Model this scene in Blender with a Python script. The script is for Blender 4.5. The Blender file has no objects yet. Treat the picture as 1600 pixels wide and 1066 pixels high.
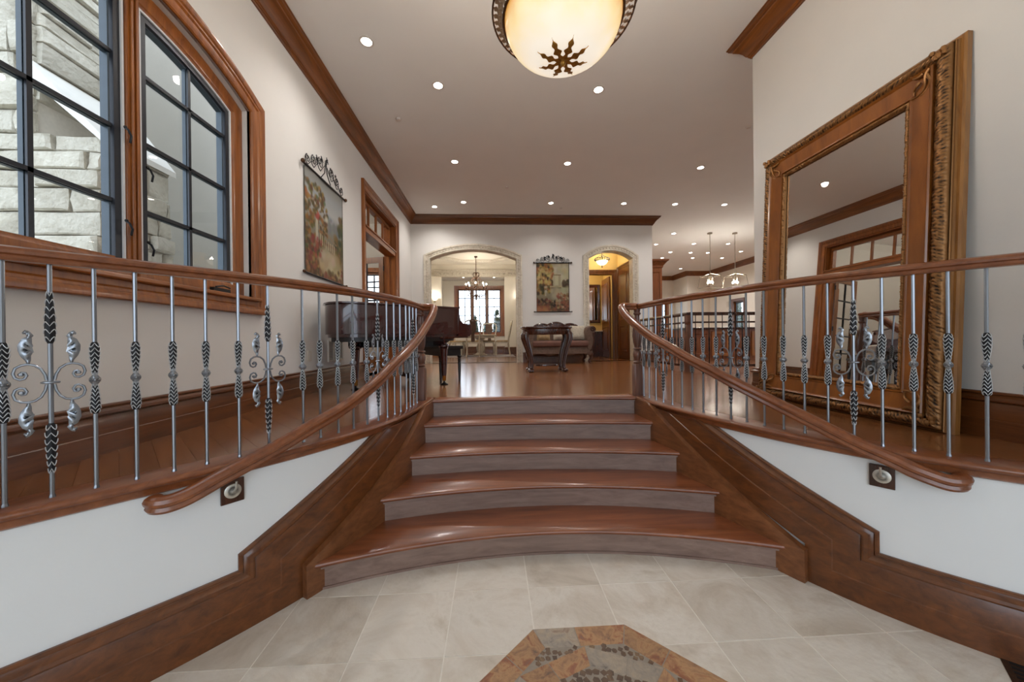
import bpy, bmesh, math, random
import numpy as np
from mathutils import Vector, Matrix
random.seed(7); np.random.seed(7)
PI = math.pi
SC = bpy.context.scene
COL = SC.collection
# ------------------------------------------------------------------ camera
EYE = 1.4
F_PX, YAW, PITCH, ROLL = 555.57, 0.051907, -0.0021912, 0.0107955
def camera():
    F0 = Vector((math.sin(YAW), math.cos(YAW), 0)); R0 = Vector((math.cos(YAW), -math.sin(YAW), 0)); U0 = Vector((0, 0, 1))
    Fv = F0*math.cos(PITCH) + U0*math.sin(PITCH); Uv = U0*math.cos(PITCH) - F0*math.sin(PITCH)
    Rr = R0*math.cos(ROLL) - Uv*math.sin(ROLL); Ur = Uv*math.cos(ROLL) + R0*math.sin(ROLL)
    cd = bpy.data.cameras.new('camera'); cam = bpy.data.objects.new('camera', cd); COL.objects.link(cam)
    m = Matrix.Identity(4)
    for i in range(3):
        m[i][0] = Rr[i]; m[i][1] = Ur[i]; m[i][2] = -Fv[i]
    m[0][3] = 0; m[1][3] = 0; m[2][3] = EYE
    cam.matrix_world = m
    cd.sensor_width = 36; cd.lens = F_PX*36/1600; cd.clip_start = 0.05; cd.clip_end = 200
    SC.camera = cam
camera()
# ------------------------------------------------------------------ world, exposure
W = bpy.data.worlds.new('overcast_sky'); SC.world = W; W.use_nodes = True
_n = W.node_tree.nodes; _l = W.node_tree.links
_bg = _n['Background']; _tc = _n.new('ShaderNodeTexCoord'); _no = _n.new('ShaderNodeTexNoise'); _no.inputs['Scale'].default_value = 1.6
_cr = _n.new('ShaderNodeValToRGB'); _cr.color_ramp.elements[0].color = (.66, .81, 1, 1); _cr.color_ramp.elements[1].color = (.84, .92, 1, 1)
_l.new(_tc.outputs['Generated'], _no.inputs['Vector']); _l.new(_no.outputs['Fac'], _cr.inputs['Fac']); _l.new(_cr.outputs['Color'], _bg.inputs['Color'])
_bg.inputs['Strength'].default_value = 2.7
SC.view_settings.view_transform = 'Standard'; SC.view_settings.look = 'None'
SC.view_settings.gamma = 1; SC.view_settings.use_curve_mapping = False; SC.view_settings.exposure = 0.5
SC.cycles.max_bounces = 8; SC.cycles.diffuse_bounces = 5; SC.cycles.glossy_bounces = 4; SC.cycles.transmission_bounces = 6
SC.cycles.transparent_max_bounces = 12; SC.cycles.sample_clamp_indirect = 6; SC.cycles.caustics_reflective = False; SC.cycles.caustics_refractive = False
SPOT_W = 42.0
# ------------------------------------------------------------------ materials
def _mat(name):
    m = bpy.data.materials.new(name); m.use_nodes = True
    nt = m.node_tree; return m, nt.nodes, nt.links, nt.nodes['Principled BSDF']
def srgb(r, g, b):
    f = lambda c: (c/255/12.92) if c/255 <= .04045 else ((c/255+.055)/1.055)**2.4
    return (f(r), f(g), f(b), 1)
def plain(name, rgb, rough=.5, metal=0, var=.08, scale=14, bump=0.0, bscale=80, emit=None, estr=0, coat=0):
    m, n, l, b = _mat(name); c = srgb(*rgb)
    tc = n.new('ShaderNodeTexCoord'); no = n.new('ShaderNodeTexNoise'); no.inputs['Scale'].default_value = scale; no.inputs['Detail'].default_value = 4
    cr = n.new('ShaderNodeValToRGB'); cr.color_ramp.elements[0].position = .3; cr.color_ramp.elements[1].position = .7
    cr.color_ramp.elements[0].color = tuple(x*(1-var) for x in c[:3])+(1,); cr.color_ramp.elements[1].color = tuple(min(1, x*(1+var)) for x in c[:3])+(1,)
    l.new(tc.outputs['Object'], no.inputs['Vector']); l.new(no.outputs['Fac'], cr.inputs['Fac']); l.new(cr.outputs['Color'], b.inputs['Base Color'])
    b.inputs['Roughness'].default_value = rough; b.inputs['Metallic'].default_value = metal; b.inputs['Coat Weight'].default_value = coat
    if bump:
        n2 = n.new('ShaderNodeTexNoise'); n2.inputs['Scale'].default_value = bscale; n2.inputs['Detail'].default_value = 5
        bp = n.new('ShaderNodeBump'); bp.inputs['Strength'].default_value = bump; bp.inputs['Distance'].default_value = .01
        l.new(tc.outputs['Object'], n2.inputs['Vector']); l.new(n2.outputs['Fac'], bp.inputs['Height']); l.new(bp.outputs['Normal'], b.inputs['Normal'])
    if emit:
        b.inputs['Emission Color'].default_value = srgb(*emit); b.inputs['Emission Strength'].default_value = estr
    return m
def wood(name, dark, light, rough=.35, axis='X', scale=1.0, coat=.15, rnd=0.0, rot=0.0, contrast=(.22, .8), stretch=9):
    """streaky stained wood; grain runs along axis, tone varies per object by rnd"""
    m, n, l, b = _mat(name)
    tc = n.new('ShaderNodeTexCoord'); mp = n.new('ShaderNodeMapping'); l.new(tc.outputs['Object'], mp.inputs['Vector'])
    s = [scale*stretch]*3; s['XYZ'.index(axis)] = scale*.9
    mp.inputs['Scale'].default_value = s; mp.inputs['Rotation'].default_value = (0, 0, 0)
    if rot:
        mr = n.new('ShaderNodeMapping'); mr.inputs['Rotation'].default_value = (0, 0, rot); l.new(tc.outputs['Object'], mr.inputs['Vector']); l.new(mr.outputs['Vector'], mp.inputs['Vector'])
    no = n.new('ShaderNodeTexNoise'); no.inputs['Scale'].default_value = 2.2; no.inputs['Detail'].default_value = 8; no.inputs['Roughness'].default_value = .62; no.inputs['Distortion'].default_value = .6
    if rnd:
        oi = n.new('ShaderNodeObjectInfo'); ad = n.new('ShaderNodeVectorMath'); ad.operation = 'ADD'; sc = n.new('ShaderNodeVectorMath'); sc.operation = 'SCALE'
        cx = n.new('ShaderNodeCombineXYZ'); l.new(oi.outputs['Random'], cx.inputs[0]); l.new(oi.outputs['Random'], cx.inputs[1]); l.new(cx.outputs[0], sc.inputs[0]); sc.inputs['Scale'].default_value = 37
        l.new(mp.outputs['Vector'], ad.inputs[0]); l.new(sc.outputs['Vector'], ad.inputs[1]); l.new(ad.outputs['Vector'], no.inputs['Vector'])
    else:
        l.new(mp.outputs['Vector'], no.inputs['Vector'])
    cr = n.new('ShaderNodeValToRGB'); cr.color_ramp.elements[0].position = contrast[0]; cr.color_ramp.elements[1].position = contrast[1]
    cr.color_ramp.elements[0].color = srgb(*dark); cr.color_ramp.elements[1].color = srgb(*light); l.new(no.outputs['Fac'], cr.inputs['Fac'])
    # broad blotches
    nb = n.new('ShaderNodeTexNoise'); nb.inputs['Scale'].default_value = 2.3; nb.inputs['Detail'].default_value = 3; l.new(tc.outputs['Object'], nb.inputs['Vector'])
    mr2 = n.new('ShaderNodeMapRange'); mr2.inputs[1].default_value = .3; mr2.inputs[2].default_value = .7; mr2.inputs[3].default_value = .88; mr2.inputs[4].default_value = 1.1; l.new(nb.outputs['Fac'], mr2.inputs[0])
    hs = n.new('ShaderNodeHueSaturation'); l.new(cr.outputs['Color'], hs.inputs['Color'])
    if rnd:
        m3 = n.new('ShaderNodeMapRange'); m3.inputs[3].default_value = 1-rnd; m3.inputs[4].default_value = 1+rnd; l.new(oi.outputs['Random'], m3.inputs[0])
        mm = n.new('ShaderNodeMath'); mm.operation = 'MULTIPLY'; l.new(m3.outputs[0], mm.inputs[0]); l.new(mr2.outputs[0], mm.inputs[1]); l.new(mm.outputs[0], hs.inputs['Value'])
    else:
        l.new(mr2.outputs[0], hs.inputs['Value'])
    l.new(hs.outputs['Color'], b.inputs['Base Color'])
    bp = n.new('ShaderNodeBump'); bp.inputs['Strength'].default_value = .06; bp.inputs['Distance'].default_value = .004; l.new(no.outputs['Fac'], bp.inputs['Height']); l.new(bp.outputs['Normal'], b.inputs['Normal'])
    b.inputs['Roughness'].default_value = rough; b.inputs['Coat Weight'].default_value = coat; b.inputs['Coat Roughness'].default_value = .12
    return m
def stone(name, cols, rough=.6, scale=3, bump=.3, bscale=30, rnd=.08, spec=.4, detail=8):
    m, n, l, b = _mat(name)
    tc = n.new('ShaderNodeTexCoord'); oi = n.new('ShaderNodeObjectInfo'); cx = n.new('ShaderNodeCombineXYZ'); l.new(oi.outputs['Random'], cx.inputs[0]); l.new(oi.outputs['Random'], cx.inputs[2])
    sc = n.new('ShaderNodeVectorMath'); sc.operation = 'SCALE'; sc.inputs['Scale'].default_value = 41; l.new(cx.outputs[0], sc.inputs[0])
    ad = n.new('ShaderNodeVectorMath'); ad.operation = 'ADD'; l.new(tc.outputs['Object'], ad.inputs[0]); l.new(sc.outputs['Vector'], ad.inputs[1])
    no = n.new('ShaderNodeTexNoise'); no.inputs['Scale'].default_value = scale; no.inputs['Detail'].default_value = detail; no.inputs['Roughness'].default_value = .65; no.inputs['Distortion'].default_value = .8; l.new(ad.outputs['Vector'], no.inputs['Vector'])
    cr = n.new('ShaderNodeValToRGB'); r = cr.color_ramp; k = len(cols)
    r.elements[0].position = .28; r.elements[0].color = srgb(*cols[0]); r.elements[1].position = .72; r.elements[1].color = srgb(*cols[-1])
    for i in range(1, k-1):
        e = r.elements.new(.28+.44*i/(k-1)); e.color = srgb(*cols[i])
    l.new(no.outputs['Fac'], cr.inputs['Fac'])
    mr = n.new('ShaderNodeMapRange'); mr.inputs[3].default_value = 1-rnd; mr.inputs[4].default_value = 1+rnd; l.new(oi.outputs['Random'], mr.inputs[0])
    hs = n.new('ShaderNodeHueSaturation'); l.new(cr.outputs['Color'], hs.inputs['Color']); l.new(mr.outputs[0], hs.inputs['Value']); l.new(hs.outputs['Color'], b.inputs['Base Color'])
    n2 = n.new('ShaderNodeTexNoise'); n2.inputs['Scale'].default_value = bscale; n2.inputs['Detail'].default_value = 6; l.new(ad.outputs['Vector'], n2.inputs['Vector'])
    bp = n.new('ShaderNodeBump'); bp.inputs['Strength'].default_value = bump; bp.inputs['Distance'].default_value = .02; l.new(n2.outputs['Fac'], bp.inputs['Height']); l.new(bp.outputs['Normal'], b.inputs['Normal'])
    b.inputs['Roughness'].default_value = rough; b.inputs['Specular IOR Level'].default_value = spec
    return m
def glass_mat(name, tint=(1, 1, 1), rough=.0, refl=.12):
    m = bpy.data.materials.new(name); m.use_nodes = True; nt = m.node_tree; n = nt.nodes; l = nt.links; n.clear()
    o = n.new('ShaderNodeOutputMaterial'); t = n.new('ShaderNodeBsdfTransparent'); t.inputs[0].default_value = (*tint, 1)
    g = n.new('ShaderNodeBsdfGlossy'); g.inputs['Roughness'].default_value = rough; lw = n.new('ShaderNodeLayerWeight'); lw.inputs[0].default_value = .5
    pw = n.new('ShaderNodeMath'); pw.operation = 'POWER'; pw.inputs[1].default_value = 4; ma = n.new('ShaderNodeMath'); ma.operation = 'MULTIPLY_ADD'; ma.inputs[1].default_value = .45; ma.inputs[2].default_value = .03
    mx = n.new('ShaderNodeMixShader'); l.new(lw.outputs['Facing'], pw.inputs[0]); l.new(pw.outputs[0], ma.inputs[0]); l.new(ma.outputs[0], mx.inputs[0]); l.new(t.outputs[0], mx.inputs[1]); l.new(g.outputs[0], mx.inputs[2]); l.new(mx.outputs[0], o.inputs[0])
    return m
def antique(name, dark, light, rough=.4, metal=.6, scale=60):
    """dark metal or gilt with light rubbed high spots"""
    m, n, l, b = _mat(name)
    g = n.new('ShaderNodeNewGeometry'); tc = n.new('ShaderNodeTexCoord'); no = n.new('ShaderNodeTexNoise'); no.inputs['Scale'].default_value = scale; no.inputs['Detail'].default_value = 6; l.new(tc.outputs['Object'], no.inputs['Vector'])
    mr = n.new('ShaderNodeMapRange'); mr.inputs[1].default_value = .47; mr.inputs[2].default_value = .54; l.new(g.outputs['Pointiness'], mr.inputs[0])
    ad = n.new('ShaderNodeMath'); ad.operation = 'MULTIPLY_ADD'; ad.inputs[1].default_value = .8; ad.inputs[2].default_value = -.4; l.new(no.outputs['Fac'], ad.inputs[0])
    a2 = n.new('ShaderNodeMath'); a2.operation = 'ADD'; a2.use_clamp = True; l.new(ad.outputs[0], a2.inputs[0]); l.new(mr.outputs[0], a2.inputs[1])
    cr = n.new('ShaderNodeValToRGB'); cr.color_ramp.elements[0].color = srgb(*dark); cr.color_ramp.elements[1].color = srgb(*light); cr.color_ramp.elements[0].position = .25; cr.color_ramp.elements[1].position = .85
    l.new(a2.outputs[0], cr.inputs['Fac']); l.new(cr.outputs['Color'], b.inputs['Base Color']); b.inputs['Roughness'].default_value = rough; b.inputs['Metallic'].default_value = metal
    return m
def vcol(name, rough=.8):
    m, n, l, b = _mat(name); a = n.new('ShaderNodeVertexColor'); a.layer_name = 'Col'; l.new(a.outputs['Color'], b.inputs['Base Color']); b.inputs['Roughness'].default_value = rough
    return m
M = dict(
 wall=plain('warm_white_plaster', (219, 215, 209), .85, var=.015, scale=3, bump=.05, bscale=90),
 lowwall=plain('white_plaster', (225, 225, 223), .8, var=.015, scale=3, bump=.04, bscale=90),
 ceiling=plain('ceiling_plaster', (236, 235, 233), .9, var=.012, scale=2, bump=.04, bscale=120),
 cream=plain('cream_plaster', (232, 226, 214), .85, var=.02, scale=3),
 ochre=plain('ochre_plaster', (200, 176, 118), .8, var=.06, scale=4),
 grey=plain('grey_beige_plaster', (176, 170, 160), .85, var=.02, scale=3),
 stucco=plain('exterior_stucco', (172, 168, 159), .95, var=.04, scale=1.5, bump=.15, bscale=120),
 oak=wood('window_casing_wood', (95, 46, 12), (169, 99, 37), .35, 'Z', 1.3, .2),
 oakY=wood('casing_wood_lengthwise', (95, 46, 12), (169, 99, 37), .35, 'Y', 1.3, .2),
 crown=wood('crown_wood', (72, 35, 9), (149, 87, 32), .4, 'Y', .8, .15),
 crownX=wood('crown_wood_cross', (68, 35, 14), (127, 77, 36), .4, 'X', .8, .15),
 base=wood('baseboard_wood', (63, 31, 11), (124, 71, 32), .33, 'Y', 1.2, .25),
 tread=wood('tread_wood', (95, 47, 25), (151, 89, 53), .33, 'X', 1.0, .22),
 riser=wood('riser_wood_day_sheen', (112, 86, 74), (152, 126, 112), .42, 'X', 1.4, .1),  # greyer and paler than the treads: reflected daylight put into the colour
 stringer=wood('stringer_wood', (86, 46, 23), (147, 94, 56), .4, 'Y', 1.2, .15),
 rail=wood('handrail_wood', (95, 47, 23), (149, 88, 50), .28, 'Y', 1.5, .35),
 newel=wood('newel_wood', (75, 47, 36), (122, 81, 63), .35, 'Z', 1.5, .2),
 plank=wood('floor_plank_wood', (92, 54, 27), (152, 97, 57), .22, 'X', 1.1, .3, rnd=.09),
 iron=antique('brushed_silver_iron', (30, 33, 38), (146, 150, 156), .3, .85, 260),
 ironlight=plain('rubbed_silver_edge', (196, 198, 200), .45, .25, var=.1, scale=60),
 irondark=plain('dark_iron', (26, 26, 30), .5, .3, var=.2, scale=60),
 tile=stone('travertine_tile', [(186, 174, 158), (206, 196, 182), (219, 212, 201), (197, 186, 170)], .42, 2.6, .12, 40, .05, .4),
 grout=plain('pale_grout', (232, 226, 216), .9, var=.05, scale=40),
 med1=stone('rust_slate', [(86, 78, 70), (150, 112, 84), (180, 140, 100), (146, 92, 66), (120, 100, 88)], .5, 11, .3, 40, .12),
 med2=stone('grey_slate', [(96, 88, 86), (156, 146, 134), (176, 160, 140), (124, 92, 82)], .5, 13, .3, 40, .12),
 cobble=stone('dark_mosaic_stone', [(46, 34, 28), (88, 66, 48), (140, 114, 84)], .35, 7, .2, 30, .35),
 ext=stone('buff_field_stone', [(138, 132, 119), (170, 164, 150), (190, 185, 172), (156, 150, 136)], .9, 2.4, .9, 26, .1, .2),
 coping=stone('pale_cast_coping', [(206, 203, 196), (222, 219, 212)], .8, 3, .1, 30, .03),
 casing_stone=stone('carved_limestone', [(176, 164, 144), (204, 194, 176), (216, 208, 192)], .7, 8, .25, 60, .04),
 frieze=stone('carved_frieze_stone', [(186, 178, 164), (212, 204, 190), (224, 218, 206)], .8, 26, .8, 40, .03),
 sash=plain('dark_bronze_sash', (36, 38, 44), .35, .3, var=.08),
 sashblue=plain('grey_blue_sash_edge', (56, 68, 78), .4, .2, var=.08),
 sashwhite=plain('white_sash_strip', (210, 210, 210), .4, var=.03),
 glass=glass_mat('window_glass'),
 mirror=plain('mirror_silver', (232, 230, 226), .0, 1, var=0),
 gilt=antique('gilt_carving', (28, 18, 10), (142, 98, 54), .42, .55, 70),
 giltdark=antique('dark_gilt_carving', (26, 18, 12), (120, 84, 50), .45, .5, 60),
 honey=wood('honey_burl_wood', (108, 58, 17), (160, 96, 36), .3, 'Z', 1.2, .3, stretch=4),
 goldedge=wood('gold_wood_edge', (112, 70, 28), (168, 116, 58), .3, 'Z', 2, .3),
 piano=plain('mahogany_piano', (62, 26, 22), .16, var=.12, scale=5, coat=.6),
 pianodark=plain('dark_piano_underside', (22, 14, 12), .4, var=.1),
 brass=plain('brass', (196, 150, 70), .25, 1, var=.1),
 black=plain('black_metal', (18, 18, 20), .4, .4, var=.1),
 keyw=plain('ivory_keys', (228, 222, 206), .3, var=.02),
 darkwood=wood('dark_carved_wood', (34, 16, 10), (82, 42, 26), .25, 'Z', 1.5, .4),
 seat=plain('rust_velvet', (104, 70, 58), .8, var=.18, scale=9, bump=.2, bscale=50),
 taupe=plain('taupe_damask', (104, 82, 68), .75, var=.25, scale=22, bump=.2, bscale=50),
 pillow=plain('cream_pillow_fabric', (176, 164, 146), .85, var=.16, scale=24, bump=.15, bscale=50),
 pillow2=plain('gold_pillow_fabric', (160, 134, 96), .8, var=.2, scale=20),
 whitewash=plain('cream_painted_wood', (208, 199, 180), .55, var=.12, scale=20),
 doorwood=wood('panel_door_wood', (70, 38, 14), (127, 77, 32), .35, 'Z', 1.2, .2),
 cabinet=wood('cabinet_wood', (100, 52, 26), (156, 92, 50), .35, 'Z', 1.2, .25),
 cabinet2=wood('honey_panel_wood', (140, 81, 36), (194, 127, 68), .4, 'Z', 1.2, .2),
 bronze=plain('bronze_metal', (72, 46, 24), .4, .6, var=.3, scale=40),
 bronzeleaf=plain('gilded_bronze_leaf', (168, 120, 48), .4, .6, var=.35, scale=60),
 vine=plain('aged_bronze_vine', (158, 136, 112), .5, .5, var=.35, scale=50),
 nickel=plain('brushed_nickel', (150, 140, 124), .3, .9, var=.05),
 trimwhite=plain('white_trim_ring', (214, 206, 200), .5, var=.02),
 plate=plain('ivory_plastic_plate', (214, 206, 192), .5, var=.02),
 mortar=plain('grey_mortar', (150, 140, 128), .9, var=.1, scale=40),
 leaves=plain('conifer_green', (62, 78, 62), .9, var=.35, scale=8),
 trunk=plain('tree_bark', (74, 62, 52), .9, var=.2),
 lawn=plain('dry_ground', (150, 146, 128), .95, var=.2, scale=.6),
 silver=antique('carved_silver', (92, 90, 86), (206, 202, 192), .35, .8, 50),
 painting=vcol('printed_canvas'),
 shade=plain('lit_alabaster', (250, 232, 196), .5, var=.03, emit=(255, 236, 204), estr=1.1),
 bulb=plain('lit_bulb', (255, 250, 240), .5, var=0, emit=(255, 240, 214), estr=14),
 lens=plain('downlight_lens', (255, 250, 240), .5, var=0, emit=(255, 246, 232), estr=22),
 linen=plain('rug_cloth', (168, 160, 160), .95, var=.2, scale=12),
)
def bowl_mat():
    """lit amber glass bowl: brighter in the middle, amber towards its rim"""
    m, n, l, b = _mat('lit_amber_glass')
    tc = n.new('ShaderNodeTexCoord'); sp = n.new('ShaderNodeSeparateXYZ'); l.new(tc.outputs['Object'], sp.inputs[0])
    no = n.new('ShaderNodeTexNoise'); no.inputs['Scale'].default_value = 7; no.inputs['Detail'].default_value = 5; l.new(tc.outputs['Object'], no.inputs['Vector'])
    ma = n.new('ShaderNodeMath'); ma.operation = 'MULTIPLY_ADD'; ma.inputs[1].default_value = .10; l.new(no.outputs['Fac'], ma.inputs[0]); l.new(sp.outputs['Z'], ma.inputs[2])
    mr = n.new('ShaderNodeMapRange'); mr.inputs[1].default_value = -.17; mr.inputs[2].default_value = .05; l.new(ma.outputs[0], mr.inputs[0])
    cr = n.new('ShaderNodeValToRGB'); e = cr.color_ramp.elements; e[0].color = srgb(255, 246, 230); e[0].position = .12; e[1].color = srgb(222, 158, 70); e[1].position = 1
    x = e.new(.55); x.color = srgb(252, 226, 172); l.new(mr.outputs[0], cr.inputs['Fac'])
    l.new(cr.outputs['Color'], b.inputs['Emission Color']); l.new(cr.outputs['Color'], b.inputs['Base Color']); b.inputs['Emission Strength'].default_value = .47; b.inputs['Roughness'].default_value = .35
    return m
M['bowl'] = bowl_mat()
# ------------------------------------------------------------------ mesh building
class MB:
    def __init__(s): s.v = []; s.f = []
    def add(s, vs, fs):
        k = len(s.v); s.v += [tuple(x) for x in vs]; s.f += [tuple(i+k for i in f) for f in fs]; return s
    def box(s, x0, x1, y0, y1, z0, z1):
        return s.hexa([(x0, y0), (x1, y0), (x1, y1), (x0, y1)], z0, z1)
    def hexa(s, poly, z0, z1): return s.prism(poly, z0, z1)
    def prism(s, poly, z0, z1):
        """horizontal polygon (any winding) from z0 to z1 (numbers or per-point lists)"""
        a = sum(poly[i][0]*poly[(i+1) % len(poly)][1]-poly[(i+1) % len(poly)][0]*poly[i][1] for i in range(len(poly)))
        p = list(poly); Z0 = list(z0) if hasattr(z0, '__len__') else [z0]*len(p); Z1 = list(z1) if hasattr(z1, '__len__') else [z1]*len(p)
        if a < 0: p.reverse(); Z0.reverse(); Z1.reverse()
        n = len(p)
        return s.add([(q[0], q[1], Z0[i]) for i, q in enumerate(p)]+[(q[0], q[1], Z1[i]) for i, q in enumerate(p)],
                     [tuple(range(n-1, -1, -1)), tuple(range(n, 2*n))]+[(i, (i+1) % n, n+(i+1) % n, n+i) for i in range(n)])
    def slab(s, poly, fn, d0, d1):
        """polygon in (a,b) mapped through fn(a,b,d) between depths d0 and d1"""
        n = len(poly)
        return s.add([fn(a, b, d0) for a, b in poly]+[fn(a, b, d1) for a, b in poly],
                     [tuple(range(n-1, -1, -1)), tuple(range(n, 2*n))]+[(i, (i+1) % n, n+(i+1) % n, n+i) for i in range(n)])
    def loft(s, rings, ring_closed=True, caps=True, path_closed=False):
        n = len(rings[0]); k = len(s.v)
        for r in rings: s.v += [tuple(p) for p in r]
        m = len(rings)
        for i in range(m if path_closed else m-1):
            a = k+i*n; b = k+((i+1) % m)*n
            for j in range(n if ring_closed else n-1):
                j2 = (j+1) % n; s.f.append((a+j, a+j2, b+j2, b+j))
        if caps and ring_closed and not path_closed:
            s.f.append(tuple(k+j for j in range(n-1, -1, -1))); s.f.append(tuple(k+(m-1)*n+j for j in range(n)))
        return s
    def tube(s, pts, r, n=8, closed=False, flat=None, caps=True):
        P = [Vector(p) for p in pts]; m = len(P); rs = r if hasattr(r, '__len__') else [r]*m; rings = []; prev = None
        for i in range(m):
            t = (P[(i+1) % m]-P[i-1]) if closed else (P[min(i+1, m-1)]-P[max(i-1, 0)])
            t = t.normalized() if t.length > 1e-9 else Vector((0, 0, 1))
            if prev is None:
                a = Vector((0, 0, 1)) if abs(t.z) < .9 else Vector((1, 0, 0)); u = (a-t*a.dot(t)).normalized()
            else:
                u = prev-t*prev.dot(t); u = u.normalized() if u.length > 1e-6 else t.orthogonal().normalized()
            prev = u; w = t.cross(u); k = flat or 1
            rings.append([P[i]+u*(math.cos(2*PI*j/n)*rs[i]*k)+w*(math.sin(2*PI*j/n)*rs[i]) for j in range(n)])
        return s.loft(rings, True, caps, closed)
    def lathe(s, prof, c=(0, 0, 0), n=16, fl=None):
        rings = [[(c[0]+max(r, 1e-4)*(1+(fl or 0)*math.cos(j*PI))*math.cos(2*PI*j/n), c[1]+max(r, 1e-4)*(1+(fl or 0)*math.cos(j*PI))*math.sin(2*PI*j/n), c[2]+z) for j in range(n)] for r, z in prof]
        return s.loft(rings)
    def ball(s, c, r, n=8, sq=(1, 1, 1)):
        m = n//2+1; rings = [[(c[0]+sq[0]*r*math.sin(PI*i/m)*math.cos(2*PI*j/n), c[1]+sq[1]*r*math.sin(PI*i/m)*math.sin(2*PI*j/n), c[2]+sq[2]*r*math.cos(PI*i/m)) for j in range(n)] for i in range(1, m)]
        rings.reverse(); return s.loft(rings)
    def xf(s, M4):
        s.v = [tuple(M4 @ Vector(p)) for p in s.v]; return s
    def build(s, name, mat, parent=None, smooth=True, ang=40, world=False, kind=None, bevel=0):
        o3 = Vector((0, 0, 0))
        if parent is not None and world:
            q = parent
            while q is not None: o3 += q.location; q = q.parent
        me = bpy.data.meshes.new(name); me.from_pydata([(x-o3.x, y-o3.y, z-o3.z) for x, y, z in s.v], [], s.f); me.materials.append(mat if not isinstance(mat, str) else M[mat])
        bm = bmesh.new(); bm.from_mesh(me); bmesh.ops.recalc_face_normals(bm, faces=bm.faces); bm.to_mesh(me); bm.free()
        if smooth:
            me.shade_smooth(); me.set_sharp_from_angle(angle=math.radians(ang))
        o = bpy.data.objects.new(name, me); COL.objects.link(o)
        if parent is not None: o.parent = parent
        if kind: o['kind'] = kind
        if bevel:
            b = o.modifiers.new('bevel', 'BEVEL'); b.width = bevel; b.segments = 2; b.limit_method = 'ANGLE'
        return o
def thing(name, label, cat, loc=(0, 0, 0), rz=0, group=None):
    o = bpy.data.objects.new(name, None); COL.objects.link(o); o.location = loc; o.rotation_euler = (0, 0, rz); o.empty_display_size = .1
    o['label'] = label; o['category'] = cat
    if group: o['group'] = group
    return o
def tag(o, label, cat, group=None):
    o['label'] = label; o['category'] = cat
    if group: o['group'] = group
    return o
def copy_tree(o, parent=None):
    c = o.copy(); COL.objects.link(c); c.parent = parent
    for ch in [x for x in KIDS(o)]: copy_tree(ch, c)
    return c
def KIDS(o): return [x for x in bpy.data.objects if x.parent is o]
def inst(src, parent, loc=(0, 0, 0), rz=0, name=None):
    """a linked copy of a part sharing its mesh"""
    c = src.copy(); COL.objects.link(c); c.parent = parent; c.location = loc; c.rotation_euler = (0, 0, rz)
    return c
def light(name, typ, loc, energy, color=(1, .93, .84), parent=None, **k):
    d = bpy.data.lights.new(name, typ); d.energy = energy; d.color = color
    for a, b in k.items(): setattr(d, a, b)
    o = bpy.data.objects.new(name, d); COL.objects.link(o); o.location = loc
    if parent is not None: o.parent = parent
    return o
# ------------------------------------------------------------------ levels and the flared balcony edge
UP = 0.83; CEIL = 4.56; RISE = UP/5; XL = -2.06; XR = 2.77; YB = 9.1
_BL = [(-1.714,1.347),(-1.642,1.414),(-1.56,1.485),(-1.49,1.559),(-1.423,1.635),(-1.349,1.705),(-1.293,1.804),(-1.252,1.913),(-1.056,2.155),(-.984,2.192),(-.941,2.284),(-.896,2.372),(-.862,2.483),(-.83,2.59),(-.799,2.689),(-.773,2.777),(-.749,2.873),(-.742,3.031),(-.719,3.1),(-.704,3.185),(-.698,3.317)]
_BR = [(1.474,3.448),(1.488,3.334),(1.49,3.192),(1.512,3.089),(1.5,2.912),(1.52,2.8),(1.565,2.73),(1.608,2.64),(1.636,2.524),(1.653,2.392),(1.679,2.275),(1.72,2.178),(1.788,2.108),(1.827,2.002),(1.981,1.724),(2.054,1.648),(2.114,1.566),(2.166,1.476),(2.273,1.427)]
class Edge:
    """plan curve of a balcony edge; s runs from the newel towards the entrance, off is measured towards the stairs"""
    def __init__(e, pts, side):
        p = np.polyfit([q[1] for q in pts], [q[0] for q in pts], 4); dp = np.polyder(p)
        ys = np.linspace(3.62, .90, 400); xs = np.where(ys >= 1.35, np.polyval(p, ys), np.polyval(p, 1.35)+np.polyval(dp, 1.35)*(ys-1.35))
        xs = np.where(ys > 3.4, np.polyval(p, 3.4)+np.polyval(dp, 3.4)*(ys-3.4)*.5, xs)
        e.x = xs; e.y = ys; e.side = side; e.s = np.concatenate([[0], np.cumsum(np.hypot(np.diff(xs), np.diff(ys)))])
        dx = np.gradient(xs, e.s); dy = np.gradient(ys, e.s); k = -1 if side == 'L' else 1
        e.nx = k*dy; e.ny = -k*dx
        wall = XL if side == 'L' else XR
        hit = np.where((xs-wall)*(1 if side == 'L' else -1) <= 0)[0]; e.smax = e.s[hit[0]] if len(hit) else e.s[-1]
    def at(e, s, off=0.0):
        return (float(np.interp(s, e.s, e.x)+off*np.interp(s, e.s, e.nx)), float(np.interp(s, e.s, e.y)+off*np.interp(s, e.s, e.ny)))
    def s_of_y(e, y, off=0.0):
        Y = e.y+off*e.ny; i = np.argsort(Y); return float(np.interp(y, Y[i], e.s[i]))
    def n(e, s): return (float(np.interp(s, e.s, e.nx)), float(np.interp(s, e.s, e.ny)))
    def tan(e, s): return (float(np.interp(s, e.s, np.gradient(e.x, e.s))), float(np.interp(s, e.s, np.gradient(e.y, e.s))))
EL = Edge(_BL, 'L'); ER = Edge(_BR, 'R')
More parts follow.
